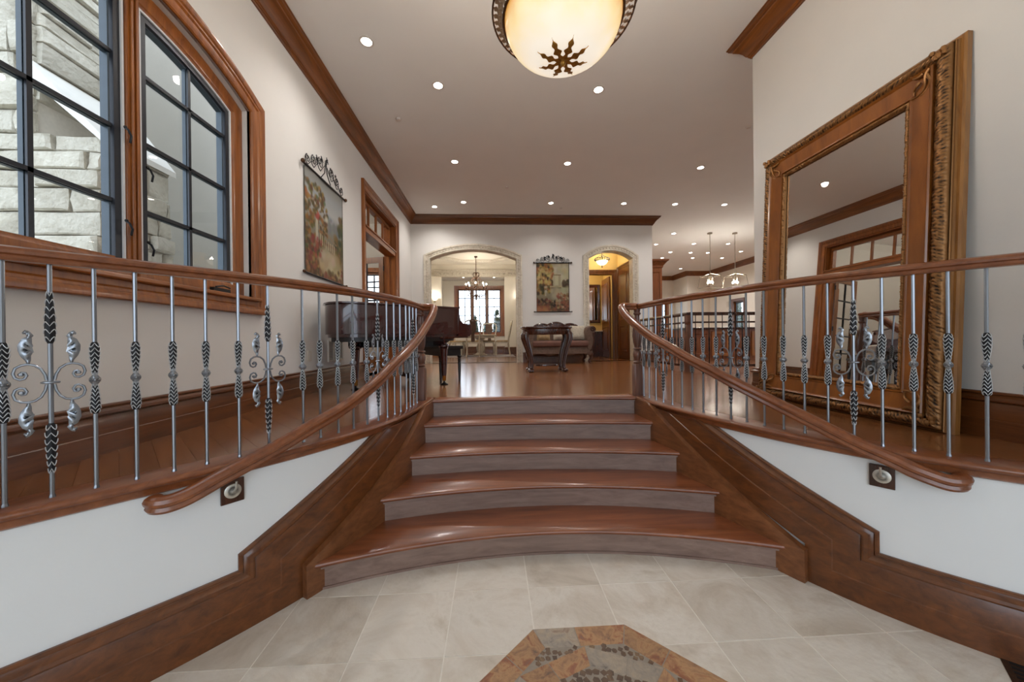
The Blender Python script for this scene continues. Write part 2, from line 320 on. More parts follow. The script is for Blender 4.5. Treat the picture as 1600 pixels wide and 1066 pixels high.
def sweep(mb, pts, prof, caps=True, up=(0, 0, 1)):
    """prof points (lateral, vertical) carried along a 3-D path, kept upright"""
    P = [Vector(p) for p in pts]; rings = []; m = len(P); U = Vector(up)
    for i in range(m):
        t = (P[min(i+1, m-1)]-P[max(i-1, 0)]).normalized(); sd = t.cross(U); sd = sd.normalized() if sd.length > 1e-4 else Vector((1, 0, 0)); u2 = sd.cross(t)
        rings.append([P[i]+sd*a+u2*b for a, b in prof])
    return mb.loft(rings, True, caps)
def mitre(mb, path, prof, fn, closed=False, sub=None):
    """profile (t, d) swept along corners in a flat (a, b) plane; t to the right of travel, d is depth; fn maps (a, b, d) to the world"""
    n = len(path); dirs = []
    for i in range(n if closed else n-1):
        a, b = path[i], path[(i+1) % n]; L = math.hypot(b[0]-a[0], b[1]-a[1]); dirs.append(((b[0]-a[0])/L, (b[1]-a[1])/L, L))
    def nrm(d): return (d[1], -d[0])
    cor = []
    for i in range(n):
        if closed: d0, d1 = dirs[i-1], dirs[i]
        else: d0 = dirs[max(i-1, 0)]; d1 = dirs[min(i, n-2)]
        n0, n1 = nrm(d0), nrm(d1); k = 1+n0[0]*n1[0]+n0[1]*n1[1]; cor.append(((n0[0]+n1[0])/k, (n0[1]+n1[1])/k))
    def ring(p, c): return [fn(p[0]+c[0]*t, p[1]+c[1]*t, d) for t, d in prof]
    rings = []
    for i in range(n if closed else n-1):
        j = (i+1) % n; k = max(1, int(dirs[i][2]/sub)) if sub else 1
        for q in range(k):
            f = q/k; rings.append([tuple(A*(1-f)+B*f for A, B in zip(u, v)) if not sub else None for u, v in zip(ring(path[i], cor[i]), ring(path[j], cor[j]))] if not sub else
                [fn((path[i][0]+cor[i][0]*t)*(1-f)+(path[j][0]+cor[j][0]*t)*f, (path[i][1]+cor[i][1]*t)*(1-f)+(path[j][1]+cor[j][1]*t)*f, d) for t, d in prof])
    if not closed: rings.append(ring(path[-1], cor[-1]))
    return mb.loft(rings, True, not closed, closed)
def struct(o): o['kind'] = 'structure'; return o
def arch_z(op, u):
    if op.get('rise', 0) <= 0: return op['z1']
    w = (op['u1']-op['u0'])/2; r = op['rise']; R = (w*w+r*r)/(2*r); c = (op['u0']+op['u1'])/2
    return op['z1']+math.sqrt(max(R*R-(u-c)**2, 0))-(R-r)
def wall(name, axis, c0, c1, u0, u1, z0, z1, ops=(), mat='wall', parent=None):
    cuts = {u0, u1}
    for o in ops:
        k = 24 if o.get('rise', 0) > 0 else 1
        for i in range(k+1): cuts.add(o['u0']+(o['u1']-o['u0'])*i/k)
    cuts = sorted(c for c in cuts if u0-1e-9 <= c <= u1+1e-9); mb = MB()
    def pt(u, c, z): return (c, u, z) if axis == 'x' else (u, c, z)
    for a, b in zip(cuts[:-1], cuts[1:]):
        mid = (a+b)/2; spans = [[z0, z0, z1, z1]]
        for o in ops:
            if o['u0'] < mid < o['u1']:
                new = []
                for s in spans:
                    if o['z0'] > s[0]+1e-6: new.append([s[0], s[1], o['z0'], o['z0']])
                    new.append([arch_z(o, a), arch_z(o, b), s[2], s[3]])
                spans = new
        for za, zb, ya, yb in spans:
            if ya-za < 1e-4 and yb-zb < 1e-4: continue
            mb.add([pt(a, c0, za), pt(b, c0, zb), pt(b, c1, zb), pt(a, c1, za), pt(a, c0, ya), pt(b, c0, yb), pt(b, c1, yb), pt(a, c1, ya)],
                   [(0, 3, 2, 1), (4, 5, 6, 7), (0, 1, 5, 4), (1, 2, 6, 5), (2, 3, 7, 6), (3, 0, 4, 7)])
    o = mb.build(name, mat, parent, smooth=False, world=True); return struct(o)
def arch_path(op, k=24):
    pts = [(op['u0'], op['z0']), (op['u0'], op['z1'])]
    if op.get('rise', 0) > 0: pts += [(u, arch_z(op, u)) for u in (op['u0']+(op['u1']-op['u0'])*i/k for i in range(1, k))]
    return pts+[(op['u1'], op['z1']), (op['u1'], op['z0'])]
# ------------------------------------------------------------------ floors
tf = MB().box(-3.2, 4.2, -3.4, 3.4, -.2, -.0022).build('floor', 'grout', smooth=False); struct(tf)
TS, TX, TY = .414368, -1.0634, 1.9981
def prism_obj(name, polys, z0, z1, mat, parent, bevel=0):
    mb = MB()
    for p in polys: mb.prism(p, z0, z1)
    return mb.build(name, mat, parent, smooth=False, world=True, bevel=bevel)
g = .0034
tile0 = MB().prism([(g, g), (TS-g, g), (TS-g, TS-g), (g, TS-g)], -.012, 0).build('tile', 'tile', tf, smooth=False); tile0.location = (TX, TY, 0)
for i in range(-4, 9):
    for j in range(-8, 1):
        if (i, j) != (0, 0): inst(tile0, tf, (TX+i*TS, TY+j*TS, random.uniform(-.0006, .0006)))
def clip(poly, planes):
    """Sutherland-Hodgman; planes (a, b, c) keep a*x+b*y<=c"""
    for a, b, c in planes:
        out = []
        for i in range(len(poly)):
            p, q = poly[i-1], poly[i]; dp = a*p[0]+b*p[1]-c; dq = a*q[0]+b*q[1]-c
            if dp*dq < 0: t = dp/(dp-dq); out.append((p[0]+(q[0]-p[0])*t, p[1]+(q[1]-p[1])*t))
            if dq <= 0: out.append(q)
        poly = out
        if len(poly) < 3: return []
    return poly
def area(p): return abs(sum(p[i-1][0]*p[i][1]-p[i][0]*p[i-1][1] for i in range(len(p))))/2
def edge_planes(e, off):
    ss = np.linspace(0, e.smax+.05, 16); pts = [e.at(s, off) for s in ss]; out = []
    for p, q in zip(pts[:-1], pts[1:]):
        nx, ny = e.n((e.s_of_y((p[1]+q[1])/2, off))); dx, dy = q[0]-p[0], q[1]-p[1]; L = math.hypot(dx, dy); a, b = (dy/L, -dx/L)
        if a*nx+b*ny < 0: a, b = -a, -b
        out.append((a, b, a*p[0]+b*p[1]))
    return out
NOS = [(2.274, .14, -.01), (2.592, .127, -.02), (2.886, .093, -.035), (3.186, .064, -.035), (3.512, .075, -.02)]
XC = .375
def arc_y(k, x, back=0.0):
    yc, c, t = NOS[k]; return yc+back-c*(x-XC)**2+t*(x-XC)
YM = 3.62
FX = 4.3
left_reg = [(-1, 0, -XL), (0, 1, YM), (0, -1, -.9)]+edge_planes(EL, -.10)
right_reg = [(1, 0, XR), (0, 1, YM), (0, -1, -.9)]+edge_planes(ER, -.10)
mid_reg = [(-1, 0, -XL), (0, -1, -YM), (1, 0, FX), (0, 1, YB+.02)]
uf = MB()
for reg in (left_reg, right_reg):
    p = clip([(-2.06, .5), (4.2, .5), (4.2, 4), (-2.06, 4)], reg); uf.prism(p, .64, UP-.013)
uf.box(XL, 12, YM, 18.7, .64, UP-.013); uf.box(-3.6, XL, 9.1, 18.7, .64, UP-.013); uf.box(-7.2, XL, 4.75, 9.1, .64, UP-.013); uf.box(XR, 12, 3.62, YM, .64, UP-.013)
M['floorfar'] = None
def far_floor():
    m, n, l, b = _mat('plank_floor_beyond')
    tc = n.new('ShaderNodeTexCoord'); mp = n.new('ShaderNodeMapping'); mp.inputs['Rotation'].default_value = (0, 0, PI/4); l.new(tc.outputs['Object'], mp.inputs['Vector'])
    br = n.new('ShaderNodeTexBrick'); br.inputs['Scale'].default_value = 1; br.inputs['Brick Width'].default_value = 1.5; br.inputs['Row Height'].default_value = .127; br.inputs['Mortar Size'].default_value = .0015
    br.inputs['Color1'].default_value = srgb(106, 64, 34); br.inputs['Color2'].default_value = srgb(140, 90, 54); br.inputs['Mortar'].default_value = srgb(60, 30, 12); l.new(mp.outputs['Vector'], br.inputs['Vector'])
    ns = n.new('ShaderNodeTexNoise'); m2 = n.new('ShaderNodeMapping'); m2.inputs['Scale'].default_value = (1, 9, 9); l.new(mp.outputs['Vector'], m2.inputs['Vector']); ns.inputs['Scale'].default_value = 2.2; ns.inputs['Detail'].default_value = 8; l.new(m2.outputs['Vector'], ns.inputs['Vector'])
    mx = n.new('ShaderNodeMixRGB'); mx.blend_type = 'OVERLAY'; mx.inputs[0].default_value = .6; l.new(br.outputs['Color'], mx.inputs[1]); l.new(ns.outputs['Fac'], mx.inputs[2]); l.new(mx.outputs[0], b.inputs['Base Color'])
    b.inputs['Roughness'].default_value = .22; b.inputs['Coat Weight'].default_value = .3; b.inputs['Coat Roughness'].default_value = .12
    return m
M['floorfar'] = far_floor()
uo = struct(uf.build('floor', 'floorfar', smooth=False))
far = MB().box(FX, 12, YM, 18.7, UP-.013, UP).box(XL, FX, YB+.02, 18.7, UP-.013, UP).box(-3.6, XL, 9.1, 18.7, UP-.013, UP).box(-7.2, XL, 4.75, 9.1, UP-.013, UP)
far.build('far_floor_boards', 'floorfar', uo, smooth=False, kind='stuff')
c45 = math.cos(PI/4); PWID = .127; npl = 0
for r in range(-12, 80):       # diagonal boards, rows stepped along (1,1), boards running along (1,-1)
    base = r*PWID; off = random.uniform(0, 1.7); t = -9+off
    while t < 9:
        L = random.uniform(1.3, 2.1); a0, a1, b0, b1 = t+.0005, t+L-.0005, base+.0005, base+PWID-.0005
        q = [((a*c45+b*c45), (-a*c45+b*c45)) for a, b in ((a0, b0), (a1, b0), (a1, b1), (a0, b1))]
        polys = [p for p in (clip(q, reg) for reg in (mid_reg, left_reg, right_reg)) if p and area(p) > .0006]
        if polys:
            mb = MB(); cx, cy = sum(x for x, y in q)/4, sum(y for x, y in q)/4
            for p in polys: mb.prism([((x-cx)*c45-(y-cy)*c45, (x-cx)*c45+(y-cy)*c45) for x, y in p], UP-.013, UP)
            o = mb.build('floor_plank', 'plank', uo, smooth=False); o.location = (cx, cy, 0); o.rotation_euler = (0, 0, -PI/4); npl += 1
        t += L
# ------------------------------------------------------------------ walls and ceiling
WIN = dict(u0=1.31, u1=3.15, z0=1.785, z1=3.375, rise=.191)
DOOR = dict(u0=5.87, u1=7.68, z0=UP, z1=3.85)
wl = wall('wall_left', 'x', XL-.2, XL, -3.4, YB, 0, CEIL, [WIN, DOOR])
ARL = dict(u0=-1.592, u1=.601, z0=UP, z1=3.48, rise=.235); ARR = dict(u0=2.482, u1=3.64, z0=UP, z1=3.497, rise=.2)
wb = wall('wall_back', 'y', YB, YB+.22, XL-.2, 4.17, UP-.1, CEIL, [ARL, ARR])
wr = wall('wall_right', 'x', XR, XR+.18, -3.4, 3.63, 0, CEIL)
wall('wall_front', 'y', -3.6, -3.4, XL-.2, XR+.18, 0, CEIL, [dict(u0=-1.55, u1=2.25, z0=0, z1=3.9)])
struct(MB().box(XL-.2, 12.2, -3.6, 18.9, CEIL, CEIL+.14).box(-7.4, XL-.2, 4.72, 9.4, CEIL, CEIL+.14).build('ceiling', 'ceiling', smooth=False))
# curved walls below the balconies, with cap, fascia and stepped baseboards
BASEP = [(0, 0), (0, .012), (.007, .019), (.015, .019), (.02, .011), (.028, .015), (.04, .03), (.054, .032), (.062, .028), (.068, .014), (.076, .018), (.176, .019), (.181, .0235), (.292, .026), (.295, .026), (.295, 0)]
HB = .295
for e, side, y1, z1, ytop, label in ((EL, 'left', 1.783, .372, 2.484, ''), (ER, 'right', 1.702, .403, 2.507, '')):
    ss = list(np.linspace(0.0, e.smax+.03, 60))
    def ribbon(o0, o1, za, zb, lst=ss):
        mb = MB(); rings = []
        for s in lst:
            p, q = e.at(s, o0), e.at(s, o1); A = za(s) if callable(za) else za; B = zb(s) if callable(zb) else zb
            rings.append([(p[0], p[1], A), (q[0], q[1], A), (q[0], q[1], B), (p[0], p[1], B)])
        return mb.loft(rings)
    w = struct(ribbon(-.09, .03, 0, UP-.05).build('wall_foyer_'+side, 'lowwall'))
    capP = [(-.102, UP-.03), (-.102, UP+.004), (.052, UP+.004), (.066, UP), (.073, UP-.009), (.073, UP-.017), (.066, UP-.026), (.055, UP-.030), (.051, UP-.036), (.051, UP-.058), (.043, UP-.064), (.03, UP-.066), (.03, UP-.03)]
    mb = MB(); mb.loft([[(*e.at(s, o), z) for o, z in capP] for s in ss]); struct(mb.build('trim_balcony_'+side, 'rail'))
    s1 = e.s_of_y(y1, .05); s0 = s1-HB; st = e.s_of_y(ytop, .05); slope = (UP-.045-z1)/(s1-st)
    # path runs from the entrance towards the newel: a = -s
    path = [(-(e.smax+.02), HB), (-s1, HB), (-s1, z1), (-s1+(s1-.02), z1+slope*(s1-.02))]
    fn = lambda a, b, d: (*e.at(max(-a, 0), .03+d), min(max(b, 0.0), UP-.045))
    mb = MB(); mitre(mb, path, BASEP, fn, sub=.045); struct(mb.build('baseboard_foyer_'+side, 'base', ang=30))
    # closed stringer beside the steps
    zs = lambda s: min(UP-.012, .19+(s0-s)*.50)
    sl = list(np.linspace(.03, s0+.012, 34))
    globals()['STR_'+side] = ribbon(.05, .096, 0, zs, sl)
    globals()['s0_'+side] = s0
# foyer walls' baseboards between balcony ends and entrance, upper baseboards
UBP = [(z*.868, d) for z, d in BASEP]
def base_run(name, pts, top, prof=UBP, mat='base'):
    """pts in plan; boards face left of travel"""
    mb = MB(); h = prof[-1][0]
    rings = []; n = len(pts)
    for i in range(n):
        d0 = Vector(pts[max(i, 1)])-Vector(pts[max(i, 1)-1]); d1 = Vector(pts[min(i+1, n-1)])-Vector(pts[min(i+1, n-1)-1]); d0.normalize(); d1.normalize()
        n0, n1 = Vector((-d0.y, d0.x)), Vector((-d1.y, d1.x)); c = (n0+n1)/(1+n0.dot(n1))
        rings.append([(pts[i][0]+c.x*d, pts[i][1]+c.y*d, top-t) for t, d in prof])
    mb.loft(rings); return struct(mb.build(name, mat, ang=30))
base_run('baseboard_left', [(XL, 5.73), (XL, .93)], UP+.256)
base_run('baseboard_left', [(XL, YB), (XL, 7.82)], UP+.256)
base_run('baseboard_right', [(XR, .93), (XR, 3.63), (XR+.18, 3.63)], UP+.256)
base_run('baseboard_back', [(2.482-.15, YB), (.601+.15, YB)], UP+.256)
base_run('baseboard_back', [(4.17, YB+.22), (4.17, YB), (3.64+.15, YB)], UP+.256)
base_run('baseboard_foyer_left', [(XL, .93), (XL, -3.4)], HB, BASEP)
base_run('baseboard_foyer_right', [(XR, -3.4), (XR, .93)], HB, BASEP)
# crown mouldings
CRP = [(0, 0), (.016, 0), (.02, .012), (.03, .018), (.03, .03), (.042, .036), (.05, .05), (.062, .075), (.085, .105), (.112, .13), (.128, .14), (.132, .155), (.145, .16), (.158, .17), (.163, .185), (.172, .19), (.172, .2), (0, .2)]
def crown_run(name, pts, ztop, mat='crown', prof=CRP, kk=1.0):
    mb = MB(); rings = []; n = len(pts)
    for i in range(n):
        d0 = Vector(pts[max(i, 1)])-Vector(pts[max(i, 1)-1]); d1 = Vector(pts[min(i+1, n-1)])-Vector(pts[min(i+1, n-1)-1]); d0.normalize(); d1.normalize()
        n0, n1 = Vector((-d0.y, d0.x)), Vector((-d1.y, d1.x)); c = (n0+n1)/(1+n0.dot(n1))
        rings.append([(pts[i][0]+c.x*d*kk, pts[i][1]+c.y*d*kk, ztop-(.2-z)*kk) for d, z in prof])
    mb.loft(rings); return struct(mb.build(name, mat, ang=30))
crown_run('trim_crown_left', [(XL, YB), (XL, -3.4)], CEIL)
crown_run('trim_crown_back', [(4.17, YB+.22), (4.17, YB), (XL, YB)], CEIL, 'crownX')
crown_run('trim_crown_right', [(XR, -3.4), (XR, 3.63), (XR+.18, 3.63)], CEIL)
# ------------------------------------------------------------------ staircase
st = thing('staircase', 'wide wooden staircase of five flared curved steps between two skirted sides', 'staircase', (XC, 2.9, 0))
def side_x(e, y, off=.094): s = e.s_of_y(y, off); return e.at(s, off)[0]
def solve_end(e, k, back, off=.094):
    s = np.linspace(.0, e.smax, 700); best = min(s, key=lambda q: abs(e.at(q, off)[1]-arc_y(k, e.at(q, off)[0], back))); return best
def step_poly(k, f0, k2, f1, off=.094, n=22):
    """front arc of step k (pushed back f0) to arc k2 (pushed back f1), bounded by both stringers"""
    a, b = solve_end(EL, k, f0, off), solve_end(ER, k, f0, off); c, d = solve_end(EL, k2, f1, off), solve_end(ER, k2, f1, off)
    L0, R0 = EL.at(a, off), ER.at(b, off); L1, R1 = EL.at(c, off), ER.at(d, off)
    front = [(x, arc_y(k, x, f0)) for x in np.linspace(L0[0], R0[0], n)]
    rs = [ER.at(q, off) for q in np.linspace(b, d, 8)][1:-1]
    back = [(x, arc_y(k2, x, f1)) for x in np.linspace(R1[0], L1[0], n)]
    ls = [EL.at(q, off) for q in np.linspace(c, a, 8)][1:-1]
    return front, rs, back, ls
for k in range(5):
    zt = RISE*(k+1)
    if k < 4:
        front, rs, back, ls = step_poly(k, 0, k+1, .07)
    else:
        front, rs, back, ls = step_poly(k, 0, k, .02); back = [(ER.at(.0, .094)[0], YM), (EL.at(.0, .094)[0], YM)]; rs = []; ls = []
        rs = [ER.at(q, .094) for q in (.1, .03)]; ls = [EL.at(q, .094) for q in (.03, .1)]
    poly = front+rs+back+ls
    # rounded nosing: stacked offsets of the front edge
    def shifted(d): return [(x, y+d) for x, y in front]+rs+back+ls
    mb = MB(); lay = [(.012, zt-.03), (.003, zt-.025), (0, zt-.016), (.002, zt-.007), (.009, zt)]
    mb.loft([[(x, y, z) for x, y in shifted(d)] for d, z in lay]); mb.build('tread', 'tread', st, world=True, ang=50)
    f2, r2, b2, l2 = step_poly(k, .036, k, .056)
    MB().prism(f2+b2, zt-RISE+(.001 if k == 0 else 0), zt-.03).build('riser', 'riser', st, world=True)
    f3, r3, b3, l3 = step_poly(k, .022, k, .04)
    MB().prism(f3+b3, zt-.045, zt-.0298).build('cove_molding', 'riser', st, world=True)
MB().prism([(x, y) for x, y in step_poly(0, .028, 0, .04)[0]]+step_poly(0, .028, 0, .04)[2], 0.0, .014).build('shoe_molding', 'riser', st, world=True)
STR_left.build('stringer', 'stringer', st, world=True); STR_right.build('stringer', 'stringer', st, world=True)
# ------------------------------------------------------------------ iron balustrades
RAILP = [(-.017, -.028), (.017, -.028), (.023, -.02), (.019, -.009), (.028, -.004), (.031, .006), (.026, .017), (.014, .024), (0, .026), (-.014, .024), (-.026, .017), (-.031, .006), (-.028, -.004), (-.019, -.009), (-.023, -.02)]
RB = 1.700     # underside of rail
def rod_mesh():
    mb = MB(); mb.tube([(0, 0, UP+.002), (0, 0, 1.2), (0, 0, RB)], .0068, 8); mb.lathe([(.009, UP+.004), (.009, UP+.01), (.007, UP+.016)], n=8); return mb
def knop(z0, z1, wide_low, rmax=.0145):
    """flattened spindle with raised chevron ribs; wide end low or high"""
    mb = MB(); n = 15; rings = []; prof = []
    for i in range(n+1):
        t = i/n; u = t if not wide_low else 1-t
        r = .0068+(rmax-.0068)*(math.sin(PI*min(u/.78, 1)/2) if u < .78 else math.cos(PI*(u-.78)/.22/2)**.7); prof.append((r, z0+(z1-z0)*t))
    mb.lathe([(r*.93, z) for r, z in prof], n=8)
    ribs = MB(); m = 7; d = .013
    for j in range(m):
        t = (j+.5)/m; z = z0+(z1-z0)*t; s = 1 if not wide_low else -1
        def rr(zz): return float(np.interp(zz, [p[1] for p in prof], [p[0] for p in prof]))
        for face in range(4):
            th = face*PI/2
            def P(a, zz): r = rr(min(max(zz, z0), z1))+.0007; return (r*math.cos(th+a), r*math.sin(th+a), zz)
            ribs.tube([P(-.76, z-s*d), P(-.38, z-s*d*.45), P(0, z+s*.004), P(.38, z-s*d*.45), P(.76, z-s*d)], .0016, 4)
    return mb, ribs
def rosette_mesh(z):
    mb = MB(); mb.lathe([(.007, z-.022), (.009, z-.016), (.0155, z-.006), (.0165, z), (.0155, z+.006), (.009, z+.016), (.007, z+.022)], n=10)
    for k in range(2):
        sg = 1 if k else -1
        for j in range(10):
            a = 2*PI*j/10; mb.tube([(.006*math.cos(a), sg*.0165, z+.006*math.sin(a)), (.0135*math.cos(a), sg*.0135, z+.0135*math.sin(a))], [.0022, .003], 4)
        mb.ball((0, sg*.018, z), .0055, 8)
    return mb
def scroll_pts(sx, sz, zc):
    raw = [(-22, 10), (-30, 40), (-52, 72), (-85, 90), (-120, 96), (-155, 92), (-185, 78), (-196, 52), (-186, 30), (-160, 20), (-138, 24), (-126, 40), (-134, 54), (-150, 56), (-156, 46)]
    return [(sx*x*-.00042, 0, zc+sz*z*.00072) for x, z in raw]
def leaf_mesh(sx, sz, zc):
    """small acanthus leaf curling out at its tip, standing on the scroll"""
    L = []; mb = MB()
    ctr = [(-118, 96), (-120, 122), (-134, 150), (-142, 180), (-130, 206), (-112, 226), (-112, 246), (-128, 258), (-146, 252)]; wid = [8, 20, 34, 40, 34, 20, 15, 13, 5]
    N = 33; rings = []
    for i in range(N):
        t = i/(N-1)*(len(ctr)-1); a = int(min(t, len(ctr)-2)); f = t-a
        x = ctr[a][0]*(1-f)+ctr[a+1][0]*f; z = ctr[a][1]*(1-f)+ctr[a+1][1]*f; w = (wid[a]*(1-f)+wid[a+1]*f)
        lob = (1.15+.42*math.sin(i*1.15)) if 5 < i < 24 else 1; dx = ctr[a+1][0]-ctr[a][0]; dz = ctr[a+1][1]-ctr[a][1]; D = math.hypot(dx, dz); nx, nz = dz/D, -dx/D
        curl = .0035*math.sin(PI*i/(N-1))
        def q(k, y): return (sx*-(x+nx*w*k)*.00042, y, zc+sz*(z+nz*w*k)*.00072)
        ri = .0016*math.sin(i*1.15)
        rings.append([q(-.8, curl-.001), q(-.4, curl+.0022), q(0, curl+.0032+ri), q(.5, curl+.0022+ri), q(lob, curl-.0005), q(.5, curl-.0012), q(0, curl-.0016), q(-.4, curl-.0016)])
    return mb.loft(rings)
ZC = 1.262
_k1, _r1 = knop(1.277, 1.412, True); _k2, _r2 = knop(1.127, 1.250, False)
class Protos: pass
PR = Protos()
def make_protos():
    PR.rod = rod_mesh(); PR.k1 = knop(1.284, 1.412, False); PR.k2 = knop(1.127, 1.243, True); PR.ros = rosette_mesh(ZC)
    PR.f1 = knop(1.405, 1.600, True, .0145); PR.f2 = knop(.925, 1.112, False, .0145)
    PR.collar = MB().tube([(.020*math.cos(a), .010*math.sin(a), ZC) for a in np.linspace(0, 2*PI, 16)[:-1]], .0042, 6, closed=True)
make_protos()
_proto = {}
def baluster(parent, kind, loc, rz):
    """one baluster part with its ornaments as sub-parts, sharing mesh data with earlier ones"""
    if kind not in _proto:
        r = PR.rod.build('baluster', 'iron', parent); subs = []
        if kind == 'plain':
            for (a, b) in (PR.k1, PR.k2):
                s = a.build('spindle', 'irondark', r); subs.append((s, 0)); x = b.build('chevron_ribs', 'ironlight', r, kind='stuff'); subs.append((x, 0))
            subs.append((PR.ros.build('rosette', 'iron', r), 0))
        else:
            for (a, b) in (PR.f1, PR.f2):
                subs.append((a.build('spindle', 'irondark', r), 0)); subs.append((b.build('chevron_ribs', 'ironlight', r, kind='stuff'), 0))
            subs.append((PR.collar.build('collar', 'iron', r), 0))
            for sx in (-1, 1):
                for sz in (-1, 1):
                    p = scroll_pts(sx, sz, ZC); mb = MB().tube(p, [.0042]*(len(p)-2)+[.0046, .006], 6); mb.ball(p[-1], .008, 6)
                    subs.append((mb.build('scroll', 'iron', r), 0)); subs.append((leaf_mesh(sx, sz, ZC).build('acanthus_leaf', 'iron', r, ang=80), 0))
        _proto[kind] = (r, [s for s, _ in subs]); r.location = loc; r.rotation_euler = (0, 0, rz); return r
    r0, subs = _proto[kind]; r = r0.copy(); COL.objects.link(r); r.parent = parent; r.location = loc; r.rotation_euler = (0, 0, rz)
    for s in subs: c = s.copy(); COL.objects.link(c); c.parent = r
    return r
def newel_mb(x=0, y=0, top=RB):
    z0 = UP; mb = MB(); h = .045; ch = .012
    octo = [(-h+ch, -h), (h-ch, -h), (h, -h+ch), (h, h-ch), (h-ch, h), (-h+ch, h), (-h, h-ch), (-h, -h+ch)]
    mb.loft([[(x+a, y+b, z0) for a, b in octo], [(x+a, y+b, z0+.300) for a, b in octo], [(x+a*.8, y+b*.8, z0+.318) for a, b in octo]])
    prof = [(.034, .316), (.028, .322), (.036, .33), (.041, .336), (.036, .344), (.027, .352), (.03, .362), (.040, .385), (.044, .415), (.040, .440), (.03, .452), (.028, .458), (.040, .464), (.043, .470), (.038, .478), (.027, .484)]
    for i in range(12):
        t = i/11; prof.append((.028+.017*math.sin(PI*min(1, t*1.25)**.8) if t < .8 else .028-.004*(t-.8)/.2, .49+t*.31))
    prof += [(.026, .81), (.036, .818), (.038, .824), (.036, .832), (.028, .838), (.030, .85), (.034, .87)]
    mb.lathe([(r, z0+z) for r, z in prof], (x, y, 0), 20)
    fl = MB()
    for k in range(10):
        a = 2*PI*k/10; fl.tube([(x+.038*math.cos(a), y+.038*math.sin(a), z0+.53), (x+.0455*math.cos(a), y+.0455*math.sin(a), z0+.60), (x+.036*math.cos(a), y+.036*math.sin(a), z0+.74)], .0035, 4)
    return mb, fl
# arc positions of the balusters, counted from the photograph's leftmost and rightmost
def bal_s(e, pts, off=0): return [e.s_of_y(y) for x, y in pts]
def railing(e, pts, fancy, label, newel_xy, extra):
    r = thing('balcony_railing', label, 'railing', (*e.at(e.smax*.5), UP))
    S = bal_s(e, pts)
    k = np.polyfit(range(len(S)), S, 3); S = [float(np.polyval(k, i))*.7+.3*S[i] for i in range(len(S))] if len(S) > 6 else S
    for q in range(extra): S.append(S[-1]+.102) if S[-1] > S[0] else S.insert(0, S[0]+.102)
    S = [s for s in S if s < e.smax-.03]
    S = sorted(S, reverse=True); n0 = fancy
    ex = len(S)-len(pts)
    for i, s in enumerate(S):
        x, y = e.at(s, -.004); tx, ty = e.tan(s); kind = 'fancy' if (i-ex-n0) % 6 == 0 else 'plain'
        baluster(r, kind, (x-r.location.x, y-r.location.y, -UP), math.atan2(ty, tx)+(0 if e.side == 'L' else PI))
    ss = list(np.linspace(e.smax+.0, .16, 60)); pts3 = [(*e.at(s, 0), RB+.028) for s in ss]; nx, ny = newel_xy
    pts3 += [(nx, ny+.02, RB+.028)]
    mb = MB(); sweep(mb, pts3, RAILP); mb.build('handrail', 'rail', r, world=True, ang=30)
    a, b = newel_mb(nx, ny); nw = a.build('newel_post', 'newel', r, world=True, ang=35); b.build('newel_flutes', 'newel', nw, world=True, kind='stuff')
    return r
RL = railing(EL, _BL, 1, 'left curved iron balcony railing with wooden rail, below the arched window', (-.70, 3.47), 6)
BRp = [(1.474,3.448),(1.488,3.334),(1.49,3.192),(1.512,3.089),(1.5,2.95),(1.52,2.83),(1.565,2.73),(1.608,2.64),(1.636,2.524),(1.653,2.41),(1.679,2.30),(1.72,2.19),(1.788,2.09),(1.827,1.995),(1.88,1.90),(1.93,1.81),(1.981,1.724),(2.054,1.640),(2.114,1.558),(2.166,1.476),(2.273,1.395)]
BRp = BRp[::-1]
RR = railing(ER, BRp, 5, 'right curved iron balcony railing with wooden rail, in front of the leaning mirror', (1.45, 3.52), 6)
def wall_handrail(e, pts, t, label, br_y):
    P = [Vector(p) for p in pts]; out = []
    for i in range(len(P)-1):          # Catmull-Rom
        p0, p1, p2, p3 = P[max(i-1, 0)], P[i], P[i+1], P[min(i+2, len(P)-1)]
        for k in range(5):
            u = k/5; out.append(.5*((2*p1)+(p2-p0)*u+(2*p0-5*p1+4*p2-p3)*u*u+(3*p1-p0-3*p2+p3)*u**3))
    out.append(P[-1]); mb = MB(); sweep(mb, out, [(a*1.12, b*1.3) for a, b in RAILP]); hr = mb.build('stair_handrail', 'rail', t, world=True, ang=30); hr['label'] = label
    s = e.s_of_y(br_y, .03); tx, ty = e.tan(s); cx, cy = e.at(s, .03); nx, ny = e.n(s); zb = .690
    def F(a, b, d): return (cx+tx*a+nx*d, cy+ty*a+ny*d, zb+b)
    pl = MB().slab([(-.046, -.056), (.046, -.056), (.046, .056), (-.046, .056)], F, 0, .014).build('bracket_plate', 'darkwood', t, world=True, bevel=.002)
    ring = [[F(.034*r*math.cos(a), .002+.034*r*math.sin(a), d) for a in np.linspace(0, 2*PI, 24)[:-1]] for r, d in ((1, .014), (1, .018), (.9, .020), (.5, .019), (.2, .024))]
    MB().loft(ring).build('silver_disc', 'silver', pl, world=True)
    MB().tube([F(0, 0, .02), F(0, .012, .045), F(0, .03, .066), F(0, .06, .07)], .005, 6).build('bracket_arm', 'silver', pl, world=True)
    return t
